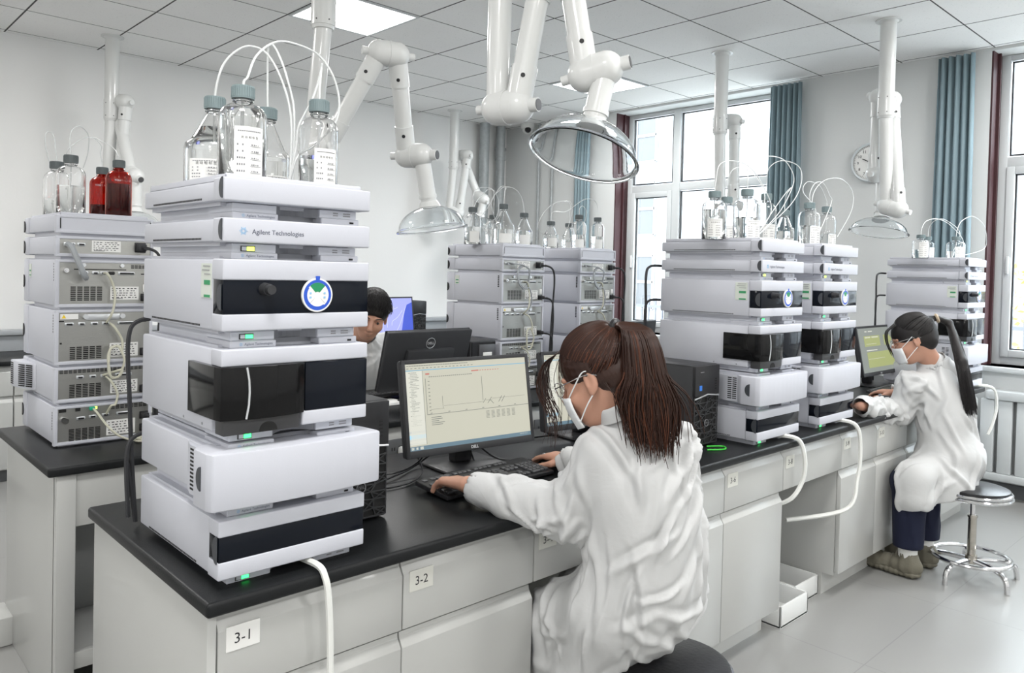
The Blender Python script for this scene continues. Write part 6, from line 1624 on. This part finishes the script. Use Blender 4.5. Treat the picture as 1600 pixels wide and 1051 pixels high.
def bangs2(k, rg):
    sd = rg.choice((-1, 1)); x = sd*rg.uniform(.01, .075)
    return spl([HP(x*.7, .06, .105-.2*abs(x)), HP(x, .104, .075), HP(x*1.1, .122, .02), HP(x*1.1, .118, -.03-.03*rg.random())], 4)
strands('loose_fringe', mHairK, e, bangs2, 50, .0014, seed=26)
# trousers, socks, shoes
T_ = Field((3.84, 1.0, .0), (4.50, 1.62, .62), .0065)
T_.cone(pel, knL, .10, .082, .04); T_.cone(pel, knR, .10, .082, .04); T_.cone(knL, ankL+V3((0, 0, .055)), .082, .068, .02); T_.cone(knR, ankR+V3((0, 0, .055)), .082, .068, .02); T_.plane_cut((0, 0, .145), (0, 0, -1))
T_.mesh('trousers', mTrou, e, smooth=2, disp=lambda P, N: np.clip((P[:, 2]-.155)/.06, 0, 1)*creases(P, N, 40, [(0, 0, 1)], (.05, .14), (.008, .014), (.003, .007), 5))
for nm, ank, hl, toe in (('left', ankL, at(1437, 893, Z=0), at(1370, 872, Z=0)), ('right', ankR, at(1466, 878, Z=0), at(1415, 862, Z=0))):
    so = MB().cyl(ank+V3((0, 0, -.02)), ank+V3((0, 0, .10)), .042, .045, 20); addp(so, 'sock', mSock, e)
    hl, toe = V3(hl), V3(toe); d = unit(toe-hl); L_ = .265; hl = ank*V3((1, 1, 0))-d*.055; w = np.cross(d, [0, 0, 1.]); R_ = np.stack([w, d, [0, 0, 1.]], 1)
    S = Field(hl-.12+d*0, hl+d*L_+.12, .005); z = V3((0, 0, 1.))
    S.ell(hl+d*.045+z*.055, (.041, .062, .055), .02, R_); S.cone(hl+d*.06+z*.055, hl+d*.20+z*.040, .046, .038, .03); S.ell(hl+d*.205+z*.040, (.046, .060, .036), .03, R_); S.cone(hl+d*.045+z*.09, hl+d*.055+z*.11, .042, .043, .015)
    S.cone(ank+V3((0, 0, -.015)), ank+V3((0, 0, .12)), .036, .042, .004, cut=True); S.plane_cut((0, 0, .024), (0, 0, -1))
    sh = S.mesh('shoe', mShoe, e, smooth=1, disp=lambda P, N: .0018*np.sin(P @ (d*1)*150)*(P[:, 2] > .035))[0]
    S = Field(hl-.12, hl+d*L_+.12, .005); S.cone(hl+d*.035+z*.022, hl+d*.11+z*.022, .044, .042, .02, flat=(z, 2.0)); S.cone(hl+d*.11+z*.022, hl+d*.215+z*.022, .042, .050, .03, flat=(z, 2.0)); S.plane_cut((0, 0, .001), (0, 0, -1)); S.plane_cut((0, 0, .034), (0, 0, 1))
    so2 = S.mesh('sole', mShoe, sh, smooth=0, disp=lambda P, N: .002*np.sin(P @ d*260))[0]; so2.location = (0, 0, 0)
    q = MB()
    for k in range(4):
        c = hl+d*(.10+.022*k)+z*(.098-.010*k); q.tube(spl([c-w*.024-z*.006, c+z*.004+d*.004, c+w*.024-z*.006+d*.010], 4), .0028, 5)
    c = hl+d*.095+z*.104
    for sd in (-1, 1): q.tube(spl([c, c+w*.02*sd+z*.016, c+w*.035*sd+z*.002, c+w*.012*sd, c], 5), .002, 5)
    q.build('shoe_laces', mLace, sh)
# ------------------------------------------------------------------ the man behind the monitor
e = empty('person', (2.52, 3.92, .45), 'man with short black hair in a white coat, partly hidden by the foreground stack', 'person')
hc = V3(at(580, 491, D=4.12)); fw = unit((-.50, -.80, -.42)); upv = V3(RIGHT)*.22+V3((0, 0, 1)); r_h, f_h, u_h = frame(fw, upv); s_ = 1.10
HP = lambda x, y, z: hc+(r_h*x+f_h*y+u_h*z)*s_
neckb = HP(0, -.07, -.17)+V3((.03, .05, .0)); pel = V3((2.56, 3.94, .56)); shA = neckb+V3((.17, .04, -.06)); shB = neckb+V3((-.17, .02, -.06))
B_ = Field(hc-V3((.25, .30, .40)), hc+V3((.28, .35, .18)), .0048)
head(B_, hc, r_h, f_h, u_h, s_)
B_.cone(HP(0, -.03, -.05), neckb, .056, .062, .03); B_.cone(neckb, neckb+V3((.02, .04, -.12)), .06, .09, .04); B_.mesh('body', mSkin, e, smooth=1)
C_ = Field((2.08, 3.44, .42), (2.98, 4.20, 1.25), .009)
C_.cone(pel, neckb+V3((.03, .05, -.16)), .17, .155, .05); C_.cone(shA, shB, .07, .07, .06); C_.cone(neckb+V3((0, .0, -.05)), neckb, .09, .075, .03)
for sh_, el, wr in ((shA, V3((2.78, 3.66, .90)), V3((2.62, 3.50, .87))), (shB, V3((2.20, 3.68, .90)), V3((2.22, 3.52, .87)))): C_.cone(sh_, el, .066, .058, .03); C_.cone(el, wr, .056, .05, .03)
nd = unit(HP(0, -.02, -.05)-neckb); C_.cone(neckb+nd*.01, neckb+nd*.14, .060, .078, .004, cut=True)
C_.mesh('lab_coat', mCoat, e, smooth=3, disp=lambda P, N: creases(P, N, 80, [(0, 0, 1), (1, 0, .6), (-1, 0, .6)], (.05, .15), (.008, .014), (.005, .010), 21))
q = Field(neckb-.14, neckb+.12, .006); q.cone(neckb-nd*.03+V3((0, -.0, 0)), neckb+nd*.035, .082, .072, .01); q.cone(neckb, neckb+nd*.14, .060, .072, .004, cut=True); q.mesh('grey_shirt_collar', mat('grey_knit', (.12, .125, .13), .8), e, smooth=2)
H_ = Field(hc-.2, hc+.2, .005); RH = np.stack([r_h, f_h, u_h], 1)
H_.ell(HP(0, -.012, .040), (.083*s_, .104*s_, .092*s_), 0, RH); H_.ell(HP(0, .115, -.050), (.085*s_, .085*s_, .092*s_), .012, RH, cut=True); H_.ell(HP(0, -.06, -.13), (.1*s_, .09*s_, .07*s_), .02, RH, cut=True)
for sd in (-1, 1): H_.ell(HP(sd*.095, .02, -.05), (.035*s_, .055*s_, .05*s_), .01, RH, cut=True)
H_.mesh('hair', mHairK, e, smooth=1)
def sh(k, rg):
    a = rg.uniform(-2.4, 2.4); b_ = rg.uniform(.05, 1.57); n_ = V3((math.sin(a)*math.cos(b_), math.cos(a)*math.cos(b_), math.sin(b_))); p = HP(n_[0]*.083, n_[1]*.104-.012, n_[2]*.092+.04)
    if n_[1] > .75 and n_[2] < .35: return None
    n_w = r_h*n_[0]+f_h*n_[1]+u_h*n_[2]; t = unit(f_h*.8-u_h*.5+r_h*rg.uniform(-.4, .4)); return [p, p+n_w*.006+t*.012, p+n_w*.006+t*.028]
strands('short_hair', mHairK, e, sh, 1300, .0016, seed=33)
q = MB()
for sd in (-1, 1):
    c = HP(sd*.030, .0868, .004); q.sph(c, .0062*s_, 12)
q.build('eyes', mat('eye_dark', (.02, .015, .012), .2), e).location = -e.location
q = MB()
for sd in (-1, 1): q.tube(spl([HP(sd*.014, .093, .022), HP(sd*.030, .090, .028), HP(sd*.046, .078, .024)], 5), .0028, 6)
q.build('eyebrows', mHairK, e).location = -e.location
